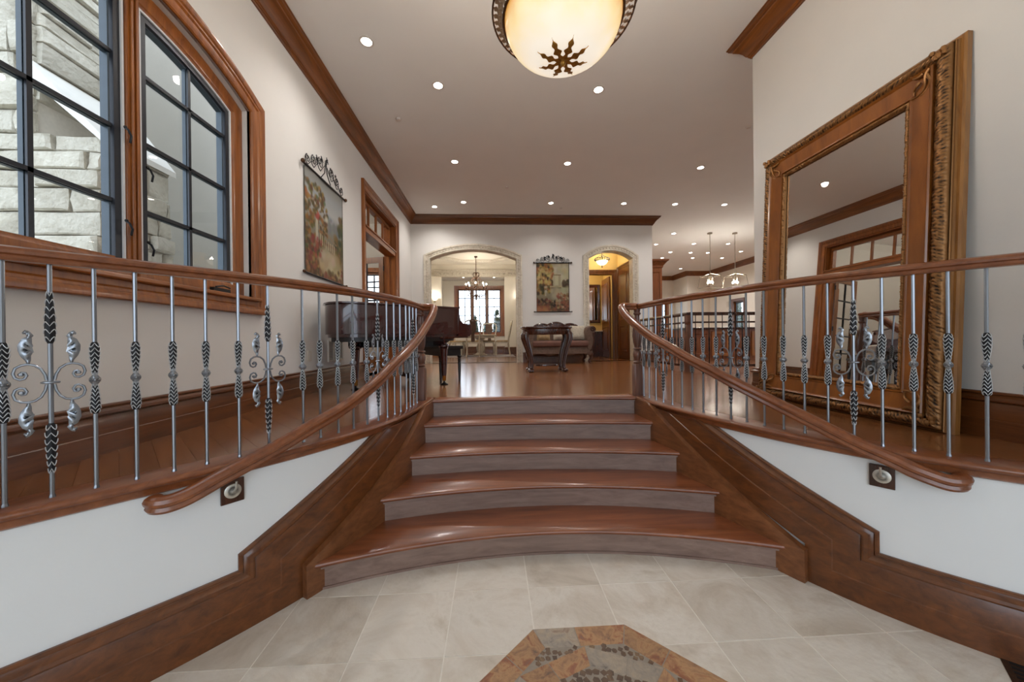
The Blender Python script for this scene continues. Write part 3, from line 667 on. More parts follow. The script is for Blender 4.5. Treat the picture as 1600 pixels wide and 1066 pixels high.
wall_handrail(EL, [(-.70, 3.43, 1.728), (-.66, 3.50, 1.732), (-.61, 3.535, 1.735), (-.575, 3.50, 1.715), (-.578, 3.42, 1.65), (-.596, 3.32, 1.58), (-.624, 3.055, 1.445), (-.666, 2.796, 1.328), (-.72, 2.60, 1.235), (-.789, 2.404, 1.125), (-.9, 2.181, 1.010), (-1.002, 2.017, .941), (-1.094, 1.887, .879), (-1.169, 1.79, .834), (-1.249, 1.693, .79), (-1.311, 1.62, .752), (-1.345, 1.582, .738), (-1.375, 1.556, .734), (-1.402, 1.545, .738), (-1.422, 1.553, .744)], RL,
              'lower handrail curling at its end before the white wall', 1.78)
wall_handrail(ER, [(1.45, 3.50, 1.728), (1.40, 3.55, 1.732), (1.33, 3.56, 1.735), (1.285, 3.50, 1.71), (1.285, 3.38, 1.63), (1.31, 3.2, 1.53), (1.36, 3.0, 1.42), (1.43, 2.8, 1.325), (1.48, 2.64, 1.25), (1.54, 2.45, 1.175), (1.603, 2.246, 1.092), (1.743, 1.93, .953), (1.81, 1.82, .893), (1.874, 1.711, .838), (1.94, 1.625, .795), (1.975, 1.576, .768), (2.015, 1.53, .748), (2.047, 1.50, .738), (2.08, 1.485, .742), (2.104, 1.495, .750)], RR,
              'lower handrail curling at its end before the white wall', 1.705)
# ------------------------------------------------------------------ floor medallion
md = thing('floor_medallion', 'octagonal rust and grey stone medallion set in the beige tile floor', 'floor medallion', (.40, 1.165, 0))
def reg(n, r, ph): return [(r*math.cos(ph+2*PI*i/n), r*math.sin(ph+2*PI*i/n)) for i in range(n)]
c8 = math.cos(PI/8); zt_ = .0022
def lerp(p, q, t): return (p[0]*(1-t)+q[0]*t, p[1]*(1-t)+q[1]*t)
O0 = reg(8, .543/c8, PI/8); O1 = reg(8, .435/c8, PI/8); Q1 = reg(8, .435, 0); Q2 = reg(8, .335, 0); O2 = reg(8, .335*c8*c8*.985/c8, PI/8)
MB().prism(reg(8, .543/c8, PI/8), -.005, .0012).build('mortar_bed', 'mortar', md, smooth=False)
def inset(poly, d=.0018):
    cx = sum(p[0] for p in poly)/len(poly); cy = sum(p[1] for p in poly)/len(poly); out = []
    for p in poly:
        L = math.hypot(p[0]-cx, p[1]-cy); k = max(0, 1-d*1.4/L); out.append((cx+(p[0]-cx)*k, cy+(p[1]-cy)*k))
    return out
for i in range(8):
    a, b, c, d = O0[i], O0[(i+1) % 8], O1[(i+1) % 8], O1[i]; t = random.uniform(.42, .58)
    for q, mm in (([a, lerp(a, b, t), lerp(d, c, t), d], 'med1'), ([lerp(a, b, t), b, c, lerp(d, c, t)], random.choice(['med1', 'med2', 'med1']))):
        MB().prism(inset(q), -.004, zt_).build('stone_slab', mm, md, smooth=False)
    a, b, c, d = Q1[i], Q1[(i+1) % 8], Q2[(i+1) % 8], Q2[i]; t = random.uniform(.4, .6)
    for q in ([a, lerp(a, b, t), lerp(d, c, t), d], [lerp(a, b, t), b, c, lerp(d, c, t)]):
        MB().prism(inset(q), -.004, zt_).build('stone_slab', random.choice(['med1', 'med2', 'med2']), md, smooth=False)
def cobbles(tri, size):
    mb = MB(); (ax, ay), (bx, by), (cx, cy) = tri; x0, x1 = min(ax, bx, cx), max(ax, bx, cx); y0, y1 = min(ay, by, cy), max(ay, by, cy)
    def inside(p, m=.004):
        s = 0
        for (p1, p2) in ((tri[0], tri[1]), (tri[1], tri[2]), (tri[2], tri[0])):
            cr = (p2[0]-p1[0])*(p[1]-p1[1])-(p2[1]-p1[1])*(p[0]-p1[0]); L = math.hypot(p2[0]-p1[0], p2[1]-p1[1])
            if cr/L < m: return False
        return True
    y = y0
    while y < y1:
        x = x0+random.uniform(0, size*.5)
        while x < x1:
            px, py = x+random.uniform(-.2, .2)*size, y+random.uniform(-.2, .2)*size
            if inside((px, py)):
                n = random.choice([4, 5, 6]); a0 = random.random()*6; r = size*.53
                mb.prism([(px+r*random.uniform(.8, 1.1)*math.cos(a0+2*PI*k/n), py+r*random.uniform(.8, 1.1)*math.sin(a0+2*PI*k/n)) for k in range(n)], -.002, zt_+random.uniform(-.0004, .0006))
            x += size
        y += size*.95
    return mb
mb = MB()
for i in range(8):
    tri = [O1[i], Q1[(i+1) % 8], Q1[i]]
    if (tri[1][0]-tri[0][0])*(tri[2][1]-tri[0][1])-(tri[1][1]-tri[0][1])*(tri[2][0]-tri[0][0]) < 0: tri.reverse()
    q = cobbles(tri, .026); mb.add(q.v, q.f)
inner = [(p[0], p[1]) for p in Q2]
for i in range(8):
    tri = [(0, 0), inner[i], inner[(i+1) % 8]]; q = cobbles(tri, .032); mb.add(q.v, q.f)
mb.build('mosaic_chips', 'cobble', md, smooth=False, kind='stuff')
# ------------------------------------------------------------------ downlights
DLR = .052
dl0 = None
def downlight(x, y, label, group=None, z=CEIL, power=None):
    global dl0
    t = thing('recessed_downlight', label, 'ceiling light', (x, y, z), 0, group)
    if dl0 is None:
        ring = MB(); n = 20
        ring.loft([[(r*math.cos(2*PI*j/n), r*math.sin(2*PI*j/n), q) for j in range(n)] for r, q in ((.075, 0), (.074, -.005), (.058, -.006), (DLR, .0), (DLR, .001), (.075, .001))])
        a = ring.build('trim_ring', 'trimwhite', t); b = MB().lathe([(DLR, -.003), (DLR*.7, -.005)], n=16).build('lens', 'lens', t); dl0 = (a, b)
    else:
        for s in dl0: inst(s, t)
    light('downlight_bulb', 'SPOT', (0, 0, -.02), power or SPOT_W, (1, .965, .93), t, spot_size=math.radians(140), spot_blend=.8, shadow_soft_size=.05)
    return t
rows = [('second', 4.44), ('third', 6.32), ('fourth', 8.16)]
for nm, y in rows:
    downlight(-.65, y, f'round recessed downlight, left one of the central pair in the {dict(second="nearest", third="middle", fourth="farthest")[nm]} row')
    downlight(1.36, y, f'round recessed downlight, right one of the central pair in the {dict(second="nearest", third="middle", fourth="farthest")[nm]} row')
downlight(3.864, 6.4, 'round recessed downlight beside the end of the right wall, above the stairwell railing')
downlight(3.07, 8.15, 'round recessed downlight just before the narrow right archway')
downlight(4.3, 8.16, 'round recessed downlight before the tall corner cabinet'); downlight(5.5, 8.16, 'round recessed downlight above the gap between railing and right wall')
downlight(-1.3, 3.82, 'tilted recessed wall washer between crown molding and amber bowl light'); downlight(-1.35, 8.45, 'tilted recessed wall washer in the ceiling corner by the left arch')
for x, y, lab in [(5.45, 10.44, 'nearest of the far kitchen downlights, well left of the lantern rods'), (5.47, 11.65, 'far kitchen downlight right beside the end of the back wall crown'), (6.72, 11.56, 'far kitchen downlight left of the left lantern rod, second row'), (7.9, 11.55, 'far kitchen downlight between the lantern rods, upper one'),
  (6.5, 12.7, 'far kitchen downlight above the tall cabinet, third row'), (7.3, 12.77, 'far kitchen downlight left of the left lantern rod, third row'), (7.95, 12.77, 'far kitchen downlight touching the left lantern rod'), (9.08, 12.57, 'far kitchen downlight right of the right lantern rod'),
  (6.63, 13.6, 'far kitchen downlight nearest above the tall cabinet crown'), (7.86, 13.6, 'far kitchen downlight left of the left lantern rod, fourth row'), (9.05, 13.6, 'far kitchen downlight between the lantern rods, lower one'), (8.5, 15.7, 'farthest and lowest kitchen downlight, just above the far crown corner')]:
    downlight(x, y, lab)
# sprinklers and detectors
for x, y, lab in ((-1.31, 5.13, 'small white sprinkler cap on the ceiling near the left crown'), (3.85, 5.14, 'small white sprinkler cap on the ceiling beside the right wall end'), (.31, 7.32, 'small white sprinkler cap in the middle of the ceiling'), (1.64, 8.46, 'small white sprinkler cap near the back wall crown')):
    o = MB().lathe([(.012, -.022), (.03, -.018), (.034, -.004), (.04, 0)], n=14).build('sprinkler_cap', 'trimwhite'); o.location = (x, y, CEIL); tag(o, lab, 'sprinkler')
# ------------------------------------------------------------------ amber bowl pendant
LX, LY, LZ = .42, 2.05, 3.25
lp = thing('bowl_pendant_light', 'large amber glass bowl ceiling light with bronze leaf ring', 'pendant light', (LX, LY, LZ))
n = 48; prof = [(.335*math.cos(t), -.22*math.sin(t)) for t in np.linspace(PI/2, 0, 18)]
mb = MB(); mb.loft([[(max(r, .001)*math.cos(2*PI*j/n), max(r, .001)*math.sin(2*PI*j/n), z) for j in range(n)] for r, z in prof+[(.325, .003), (.31, -.02)]], caps=False); mb.build('glass_bowl', 'bowl', lp)
def ringpts(r, z, n=48): return [(r*math.cos(2*PI*j/n), r*math.sin(2*PI*j/n), z) for j in range(n)]
MB().tube(ringpts(.343, .0), .008, 8, closed=True).build('inner_ring', 'bronze', lp)
MB().tube(ringpts(.405, .035, 64), .006, 6, closed=True).build('outer_ring', 'bronze', lp)
def leaf_blade(L=.1, w=.03, lob=4, tk=.002):
    """lobed leaf lying along +x"""
    rings = []; N = 17
    for i in range(N):
        t = i/(N-1); ww = w*(math.sin(PI*min(t*1.05+.04, 1))**.7)*(1+.45*math.sin(t*lob*2*PI)) if t < .97 else w*.05
        z = .10*L*math.sin(PI*t); rings.append([(t*L, -ww, z), (t*L, 0, z+w*.22), (t*L, ww, z), (t*L, 0, z-tk+w*.1)])
    return MB().loft(rings)
lf0 = leaf_blade(.085, .017, 3).build('ring_leaf', 'vine', lp); first = True
for k in range(54):
    a = 2*PI*k/54; o = lf0 if k == 0 else inst(lf0, lp); o.location = (.338*math.cos(a), .338*math.sin(a), .004); o.rotation_euler = (0, -.42, a+.45)
MB().lathe([(.004, -.262), (.012, -.256), (.016, -.245), (.014, -.235), (.024, -.228), (.018, -.222)], n=12).build('finial', 'bronzeleaf', lp)
pf = leaf_blade(.14, .018, 3, .003).xf(Matrix.Diagonal((1, 1, -1, 1)))
pf0 = pf.build('bottom_leaf', 'bronzeleaf', lp)
for k in range(8):
    a = 2*PI*k/8+.2; o = pf0 if k == 0 else inst(pf0, lp); o.location = (.016*math.cos(a), .016*math.sin(a), -.231); o.rotation_euler = (0, -.17, a)
for k in range(3):
    a = 2*PI*k/3+PI/2; MB().tube([(.343*math.cos(a), .343*math.sin(a), .0), (.25*math.cos(a), .25*math.sin(a), .25), (.05*math.cos(a), .05*math.sin(a), .62), (.02*math.cos(a), .02*math.sin(a), .72)], .008, 6).build('hanging_arm', 'bronze', lp)
    MB().tube([(.405*math.cos(a+.3), .405*math.sin(a+.3), .035), (.43*math.cos(a+.2), .43*math.sin(a+.2), .07), (.42*math.cos(a+.1), .42*math.sin(a+.1), .1), (.39*math.cos(a+.1), .39*math.sin(a+.1), .09), (.343*math.cos(a), .343*math.sin(a), .0)], .006, 6).build('scroll', 'bronze', lp)
MB().tube([(0, 0, .7), (0, 0, CEIL-LZ-.03)], .012, 8).build('stem', 'bronze', lp); MB().lathe([(.07, CEIL-LZ), (.07, CEIL-LZ-.02), (.02, CEIL-LZ-.05)], n=16).build('ceiling_rose', 'bronze', lp)
light('bowl_bulb', 'POINT', (0, 0, .2), 46, (1, .92, .82), lp, shadow_soft_size=.12)
# ------------------------------------------------------------------ arched window in the left wall
def ins(op, d, z0=None):
    """opening inset by d, keeping the arch concentric"""
    w = (op['u1']-op['u0'])/2; r = op['rise']; R = (w*w+r*r)/(2*r); c = (op['u0']+op['u1'])/2; zc = op['z1']+r-R; R2 = R-d; w2 = w-d
    z1 = zc+math.sqrt(R2*R2-w2*w2); return dict(u0=op['u0']+d, u1=op['u1']-d, z0=op['z0']+d if z0 is None else z0, z1=z1, rise=zc+R2-z1)
CASP = [(0, -.02), (0, .012), (-.010, .020), (-.018, .014), (-.028, .018), (-.066, .020), (-.078, .030), (-.092, .031), (-.1, .040), (-.118, .046), (-.135, .045), (-.14, .040), (-.14, -.0)]
FL = lambda a, b, d: (XL+d, a, b)
w1 = struct(mitre(MB(), arch_path(WIN, 24), CASP, FL, closed=True).build('window_1', 'oak', ang=30))
inner = ins(WIN, .0)
mitre(MB(), arch_path(inner, 28), [(0, -.075), (0, -.062), (.03, -.058), (.05, -.064), (.09, -.066), (.105, -.078), (.118, -.08), (.118, -.14), (0, -.14)], FL, closed=True).build('window_frame', 'oak', w1, ang=30)
cyw = 2.23
MB().box(XL-.15, XL-.062, cyw-.042, cyw+.042, 1.80, 3.53).box(XL-.064, XL-.05, cyw-.02, cyw-.004, 1.80, 3.53).box(XL-.064, XL-.05, cyw+.010, cyw+.026, 1.8, 3.53).build('mullion_post', 'oak', w1, bevel=.004)
MB().box(XL-.075, XL+.055, 1.25, 3.21, 1.755, 1.785).build('window_sill', 'oakY', w1, bevel=.008)
base_op = ins(WIN, .118, z0=1.86)
def zarch(y):
    o = base_op; w = (o['u1']-o['u0'])/2; r = o['rise']; R = (w*w+r*r)/(2*r); c = (o['u0']+o['u1'])/2; return o['z1']+r-R+math.sqrt(max(R*R-(y-c)**2, 0))
for (ya, yb, mu) in ((base_op['u0'], cyw-.045, 1.775), (cyw+.045, base_op['u1'], 2.655)):
    top = [(y, zarch(y)) for y in np.linspace(ya, yb, 12)]
    path = [(ya, 1.84)]+top+[(yb, 1.84)]
    sf = mitre(MB(), path, [(0, -.085), (0, -.07), (.012, -.07), (.016, -.085)], FL, closed=True).build('sash_strip', 'sashwhite', w1)
    sh = mitre(MB(), path, [(.012, -.095), (.012, -.078), (.05, -.078), (.054, -.09), (.054, -.125), (.012, -.125)], FL, closed=True).build('sash', 'sash', w1)
    mitre(MB(), path, [(.052, -.1), (.052, -.095), (.060, -.1), (.060, -.142), (.012, -.142), (.012, -.13), (.052, -.125)], FL, closed=True).build('sash_edge', 'sashblue', sh)
    x0, x1 = XL-.098, XL-.088
    def bars(wd, xa, xb):
        out = []
        out.append(MB().box(xa, xb, mu-wd, mu+wd, 1.89, zarch(mu)-.05))
        for zz in (2.222, 2.645, 3.066):
            out.append(MB().box(xa, xb, ya+.05, yb-.05, zz-wd, zz+wd))
        return out
    for b1, b2 in zip(bars(.011, XL-.1, XL-.088), bars(.014, XL-.128, XL-.104)):
        o = b1.build('muntin', 'sash', w1, smooth=False); b2.build('muntin_edge', 'sashblue', o, smooth=False)
    zcuts = [1.88, 2.222, 2.645, 3.066]
    for (a, b) in ((ya+.05, mu), (mu, yb-.05)):
        for i in range(4):
            z0 = zcuts[i]; pts = [(a, z0), (b, z0)]
            if i < 3: pts += [(b, zcuts[i+1]), (a, zcuts[i+1])]
            else: pts += [(y, zarch(y)-.05) for y in np.linspace(b, a, 5)]
            MB().slab(pts, FL, -.120, -.116).build('pane', 'glass', w1, smooth=False)
for yy, zz in ((2.17, 2.62), (2.17, 2.08), (2.30, 2.45), (2.30, 1.99)):
    MB().tube([(XL-.05, yy, zz+.03), (XL-.035, yy, zz+.02), (XL-.03, yy+.012, zz-.01), (XL-.045, yy+.02, zz-.045)], .006, 6).ball((XL-.05, yy, zz+.035), .010, 6).build('window_latch', 'black', w1)
MB().box(XL-.06, XL-.03, 2.78, 2.95, 1.80, 1.825).tube([(XL-.03, 2.80, 1.83), (XL-.02, 2.86, 1.845), (XL-.02, 2.93, 1.835)], .006, 6).build('crank_handle', 'black', w1)
# ------------------------------------------------------------------ masonry outside the arched window
sb = thing('stone_buttress', 'buff rubble stone buttress with sloping pale coping outside the arched window', 'stone buttress', (-3.9, 3.1, 0))
MB().prism([(-5.6, 2.95), (-3.03, 2.95), (-3.03, 3.46), (-5.6, 3.46)], -.2, 3.0).prism([(-5.6, 2.95), (-3.53, 2.95), (-3.53, 3.7), (-5.6, 3.7)], -.2, 6.0).build('mortar_core', 'grout', sb, smooth=False, world=True)
rs = random.Random(3)
def stones(fn, u0, u1, z0, z1, hmin, hmax, wmin, wmax, skip=None):
    z = z0
    while z < z1-.02:
        h = rs.uniform(hmin, hmax); zt2 = min(z+h, z1); u = u0-rs.uniform(0, .2)
        while u < u1:
            L = rs.uniform(wmin, wmax)*(1.25 if h < .12 else 1); a, b = max(u, u0), min(u+L, u1); u += L
            if b-a < .04: continue
            j = lambda: rs.uniform(-.008, .008); g = .007; dd = rs.uniform(.03, .085); mm = MB()
            q = [(a+g+j(), z+g+j()), ((a+b)/2+j(), z+g+j()*.7), (b-g+j(), z+g+j()), (b-g+j(), (z+zt2)/2), (b-g+j(), zt2-g+j()), ((a+b)/2+j(), zt2-g+j()*.7), (a+g+j(), zt2-g+j()), (a+g+j(), (z+zt2)/2)]
            if skip and skip((a+b)/2, (z+zt2)/2): continue
            cx = (a+b)/2; cz = (z+zt2)/2
            f0 = [fn(p[0], p[1], 0) for p in q]; f1 = [fn(p[0], p[1], dd*.8) for p in q]; f2 = [fn(cx+(p[0]-cx)*.9, cz+(p[1]-cz)*.86, dd+rs.uniform(-.012, .012)) for p in q]
            mm.loft([f0, f1, f2]); mm.build('stone', 'ext', sb, world=True, ang=25)
        z = zt2
stones(lambda a, b, d: (a, 2.95-d, b), -4.3, -3.02, 1.2, 3.02, .11, .24, .28, .7)
stones(lambda a, b, d: (a, 2.95-d, b), -4.3, -3.50, 3.02, 5.6, .11, .24, .28, .7)
stones(lambda a, b, d: (-3.03+d, a, b), 2.94, 3.47, 1.2, 2.98, .12, .25, .2, .4)
stones(lambda a, b, d: (-3.53+d, a, b), 2.94, 3.72, 3.3, 5.6, .07, .17, .4, .9)
MB().add([(-3.5, 2.86, 3.58), (-2.96, 2.86, 3.0), (-2.96, 2.86, 2.95), (-3.5, 2.86, 3.44), (-3.5, 3.7, 3.58), (-2.96, 3.5, 3.0), (-2.96, 3.5, 2.95), (-3.5, 3.7, 3.44)], [(0, 1, 2, 3), (4, 7, 6, 5), (0, 4, 5, 1), (1, 5, 6, 2), (2, 6, 7, 3), (3, 7, 4, 0)]).build('sloping_coping', 'coping', sb, world=True, smooth=False)
wall('wall_exterior', 'y', 4.6, 4.75, -8, XL-.2, -.2, 6.2, (), 'stucco')
tag(MB().box(-30, 30, -22, 60, -.7, -.5).build('ground', 'lawn', smooth=False), 'pale dry ground around the house seen through far windows', 'ground'); struct(bpy.data.objects['ground']); del bpy.data.objects['ground']['label']; del bpy.data.objects['ground']['category']
# ------------------------------------------------------------------ side room and its glazed door
wall('wall_side_room', 'x', -7.3, -7.2, 4.6, 9.1, UP-.2, CEIL, (), 'grey'); wall('wall_side_room', 'y', 4.75, 4.77, -7.2, XL-.2, UP, CEIL, (), 'grey')
SW = dict(u0=-3.75, u1=-2.72, z0=1.75, z1=3.15)
wall('wall_side_room', 'y', 9.1, 9.3, -7.2, XL-.2, UP-.2, CEIL, [SW], 'grey')
def sq_window(name, axis, c, sgn, op, cols, rows, casw=.1, mat='oak', depth=.08, posts=()):
    """casing, frame, muntins and panes of a rectangular window; sgn: side the casing stands on"""
    F = (lambda a, b, d: (c+sgn*d, a, b)) if axis == 'x' else (lambda a, b, d: (a, c+sgn*d, b))
    pth = [(op['u0'], op['z0']), (op['u0'], op['z1']), (op['u1'], op['z1']), (op['u1'], op['z0'])]
    o = struct(mitre(MB(), pth, [(.003, -.1), (.003, .012), (-casw*.3, .02), (-casw*.7, .024), (-casw, .034), (-casw, 0)], F, closed=True).build(name, mat, ang=30))
    mitre(MB(), pth, [(0, -.12), (0, -.06), (.05, -.06), (.05, -.12)], F, closed=True).build('window_frame', mat, o)
    segs = [op['u0']+.05]+[v for p in posts for v in (p-.05, p+.05)]+[op['u1']-.05]
    for p in posts: MB().slab([(p-.06, op['z0']), (p+.06, op['z0']), (p+.06, op['z1']), (p-.06, op['z1'])], F, -.12, -.04).build('mullion_post', 'doorwood', o, smooth=False)
    for i in range(0, len(segs), 2):
        a, b = segs[i], segs[i+1]
        mitre(MB(), [(a, op['z0']+.05), (a, op['z1']-.05), (b, op['z1']-.05), (b, op['z0']+.05)], [(0, -.11), (0, -.07), (.03, -.07), (.03, -.11)], F, closed=True).build('sash', 'sash', o, smooth=False)
        for k in range(1, cols):
            u = a+(b-a)*k/cols; MB().slab([(u-.015, op['z0']+.06), (u+.015, op['z0']+.06), (u+.015, op['z1']-.06), (u-.015, op['z1']-.06)], F, -.1, -.075).build('muntin', 'sash', o, smooth=False)
        for k in range(1, rows):
            z = op['z0']+.05+(op['z1']-op['z0']-.1)*k/rows; MB().slab([(a, z-.015), (b, z-.015), (b, z+.015), (a, z+.015)], F, -.1, -.075).build('muntin', 'sash', o, smooth=False)
        for k in range(cols):
            for r in range(rows):
                u, v = a+.01+(b-a-.02)*k/cols, a+.01+(b-a-.02)*(k+1)/cols; z = op['z0']+.06+(op['z1']-op['z0']-.12)*r/rows; y = op['z0']+.06+(op['z1']-op['z0']-.12)*(r+1)/rows
                MB().slab([(u, z), (v, z), (v, y), (u, y)], F, -.092, -.088).build('pane', 'glass', o, smooth=False)
    return o
sq_window('window_2', 'y', 9.1, -1, SW, 4, 4)
dpath = [(DOOR['u0'], UP), (DOOR['u0'], DOOR['z1']), (DOOR['u1'], DOOR['z1']), (DOOR['u1'], UP)]
d1 = struct(mitre(MB(), dpath, CASP, FL).build('door_1', 'oak', ang=30))
mitre(MB(), dpath, [(0, -.23), (0, .0), (.022, 0), (.022, -.12), (.04, -.12), (.04, -.23)], FL).build('door_jamb', 'oak', d1)
MB().box(XL-.2, XL+.004, DOOR['u0']+.02, DOOR['u1']-.02, 3.20, 3.30).box(XL-.02, XL+.022, DOOR['u0']+.0, DOOR['u1']-.0, 3.285, 3.31).build('transom_bar', 'oakY', d1, bevel=.004)
ta, tb, tz0, tz1 = DOOR['u0']+.04, DOOR['u1']-.04, 3.30, DOOR['z1']-.04
mitre(MB(), [(ta, tz0), (ta, tz1), (tb, tz1), (tb, tz0)], [(0, -.14), (0, -.09), (.06, -.09), (.06, -.14)], FL, closed=True).build('transom_frame', 'oakY', d1, smooth=False)
for k in range(4):
    a = ta+.06+(tb-ta-.12)*k/4; b = ta+.06+(tb-ta-.12)*(k+1)/4
    if k: MB().box(XL-.135, XL-.095, a-.014, a+.014, tz0+.05, tz1-.05).build('muntin', 'oak', d1, smooth=False)
    MB().box(XL-.12, XL-.116, a, b, tz0+.06, tz1-.06).build('pane', 'glass', d1, smooth=False)
def glazed_leaf(parent, hinge, ang, w, z0, z1, rows):
    c, s = math.cos(ang), math.sin(ang)
    def F(a, b, d): return (hinge[0]+c*a-s*d, hinge[1]+s*a+c*d, b)
    o = MB()
    for q in ([(0, z0), (.11, z0), (.11, z1), (0, z1)], [(w-.11, z0), (w, z0), (w, z1), (w-.11, z1)], [(.11, z0), (w-.11, z0), (w-.11, z0+.24), (.11, z0+.24)], [(.11, z1-.12), (w-.11, z1-.12), (w-.11, z1), (.11, z1)]): o.slab(q, F, -.022, .022)
    lf = o.build('door_leaf', 'doorwood', parent, smooth=False)
    a0, a1, b0, b1 = .11, w-.11, z0+.24, z1-.12
    MB().slab([((a0+a1)/2-.013, b0), ((a0+a1)/2+.013, b0), ((a0+a1)/2+.013, b1), ((a0+a1)/2-.013, b1)], F, -.015, .015).build('muntin', 'sash', lf, smooth=False)
    for r in range(rows):
        z = b0+(b1-b0)*r/rows; y = b0+(b1-b0)*(r+1)/rows
        if r: MB().slab([(a0, z-.013), (a1, z-.013), (a1, z+.013), (a0, z+.013)], F, -.015, .015).build('muntin', 'sash', lf, smooth=False)
        for k in range(2): MB().slab([(a0+(a1-a0)*k/2, z), (a0+(a1-a0)*(k+1)/2, z), (a0+(a1-a0)*(k+1)/2, y), (a0+(a1-a0)*k/2, y)], F, -.003, .003).build('pane', 'glass', lf, smooth=False)
    for z in (z0+.25, z1-.25, (z0+z1)/2): MB().tube([F(-.005, z-.05, .02), F(-.005, z+.05, .02)], .012, 8).build('hinge', 'black', lf)
sl_ = thing('added_side_room_fill', 'ceiling light of the side room behind the glazed door', 'ceiling light', (-4.6, 6.6, CEIL)); MB().lathe([(.02, -.12), (.14, -.09), (.19, -.02), (.2, 0)], n=20).build('bowl', 'shade', sl_); light('side_room_fill_source', 'POINT', (0, 0, -.25), 110, (1, .97, .92), sl_, shadow_soft_size=.2)  # unseen lamp, added to brighten the side room and its door leaf
glazed_leaf(d1, (XL-.235, DOOR['u1']-.045), math.radians(161), .84, UP+.01, 3.19, 5)
glazed_leaf(d1, (XL-.235, DOOR['u0']+.045), math.radians(196), .84, UP+.01, 3.19, 5)
# ------------------------------------------------------------------ carved stone archways in the back wall
FB = lambda a, b, d: (a, YB-d, b)
STP = [(.004, -.22), (.004, .018), (-.01, .03), (-.03, .03), (-.04, .018), (-.095, .022), (-.105, .034), (-.13, .036), (-.15, .03), (-.15, 0)]
for k, op in enumerate((ARL, ARR)):
    o = struct(mitre(MB(), arch_path(op, 24), STP, FB).build(f'trim_{k+1}', 'casing_stone', ang=30))
    mb = MB(); path = arch_path(op, 24); rows_ = []
    L = [0]
    for p, q in zip(path[:-1], path[1:]): L.append(L[-1]+math.hypot(q[0]-p[0], q[1]-p[1]))
    for s in np.arange(.05, L[-1], .075):
        i = min(np.searchsorted(L, s)-1, len(path)-2); f = (s-L[i])/(L[i+1]-L[i]); p, q = path[i], path[i+1]; dx, dz = (q[0]-p[0])/(L[i+1]-L[i]), (q[1]-p[1])/(L[i+1]-L[i])
        mb.ball((p[0]+(q[0]-p[0])*f-dz*.068*1, YB-.024, p[1]+(q[1]-p[1])*f+dx*.068), .026, 6, (1, .5, 1))
    mb.build('carved_beads', 'casing_stone', o, kind='stuff')
# ------------------------------------------------------------------ dining room beyond the left arch
wall('wall_dining_left', 'x', -2.75, -2.6, YB+.22, 14.2, UP, CEIL, (), 'cream'); wall('wall_dining_right', 'x', 1.45, 1.6, YB+.22, 14.2, UP, CEIL, (), 'cream')
wall('wall_dining_back', 'y', 14.2, 14.4, -2.75, -2.04, UP, CEIL, (), 'cream'); wall('wall_dining_back', 'y', 14.2, 14.4, .46, 1.6, UP, CEIL, (), 'cream')
MB().box(-2.04, .46, 14.2, 14.4, 3.95, CEIL).build('wall_dining_header', 'cream', smooth=False)['kind'] = 'structure'
wall('wall_bay_left', 'x', -2.34, -2.24, 14.4, 16, UP, 4.1, (), 'cream'); wall('wall_bay_right', 'x', .58, .68, 14.4, 16, UP, 4.1, (), 'cream')
DW = dict(u0=-1.60, u1=.37, z0=1.72, z1=3.73)
wall('wall_bay_back', 'y', 16, 16.2, -2.34, .68, UP, 4.1, [DW], 'cream')
sq_window('window_3', 'y', 16, -1, DW, 2, 5, .13, 'oak', posts=(-.94, -.28))
MB().box(-2.34, .68, 14.4, 16.2, 4.08, 4.2).build('ceiling_bay', 'ceiling', smooth=False)['kind'] = 'structure'
MB().box(-2.75, 1.6, YB+.22, 14.2, 4.42, 4.5).build('ceiling_dining', 'cream', smooth=False)['kind'] = 'structure'
cen = (-.6, 11.9); R8 = [reg(8, r, PI/8) for r in (1.75, 1.75, 1.70, 1.62, 1.55, 1.52, 1.52)]; z8 = [4.42, 4.36, 4.33, 4.35, 4.39, 4.40, 4.42]
struct(MB().loft([[(cen[0]+p[0], cen[1]+p[1], z) for p in R] for R, z in zip(R8, z8)], True, False).build('trim_tray_octagon', 'frieze', smooth=False))
struct(MB().box(-2.6, 1.45, 14.15, 14.2, 3.95, 4.17).box(-2.6, 1.45, 14.11, 14.2, 4.17, 4.21).box(-2.6, 1.45, 14.12, 14.2, 3.93, 3.96).build('trim_frieze_back', 'frieze', smooth=False))
struct(MB().box(-2.6, -2.55, YB+.22, 14.15, 3.95, 4.17).box(1.4, 1.45, YB+.22, 14.15, 3.95, 4.17).build('trim_frieze_side', 'frieze', smooth=False))
mb = MB()
for k in range(26):
    x = -2.5+k*.155; mb.ball((x, 14.14, 4.06), .045, 6, (1, .5, 1)); mb.tube([(x+.03, 14.145, 4.03), (x+.075, 14.14, 4.10), (x+.12, 14.145, 4.03)], .012, 4)
mb.build('carved_scrolls', 'frieze', bpy.data.objects['trim_frieze_back'], kind='stuff')
for pts in ([(.58, 14.4), (.58, 16), (-2.24, 16), (-2.24, 14.4)], [(-2.04, 14.2), (-2.6, 14.2), (-2.6, 9.4)], [(1.45, 9.4), (1.45, 14.2), (.46, 14.2), (.46, 14.4)]):
    base_run('baseboard_dining', pts, UP+.3, [(z*1.0, d) for z, d in BASEP])
for x, lab in ((-1.25, 'small recessed downlight over the dining bay, left of the chandelier'), (.05, 'small recessed downlight over the dining bay, right of the chandelier')): downlight(x, 15.1, lab, z=4.08, power=22)
for x, lab in ((-1.9, 'recessed downlight in the dining room ceiling left of the chandelier rod'), (.72, 'recessed downlight in the dining room ceiling right of the chandelier rod')): downlight(x, 11.2, lab, z=4.42, power=30)
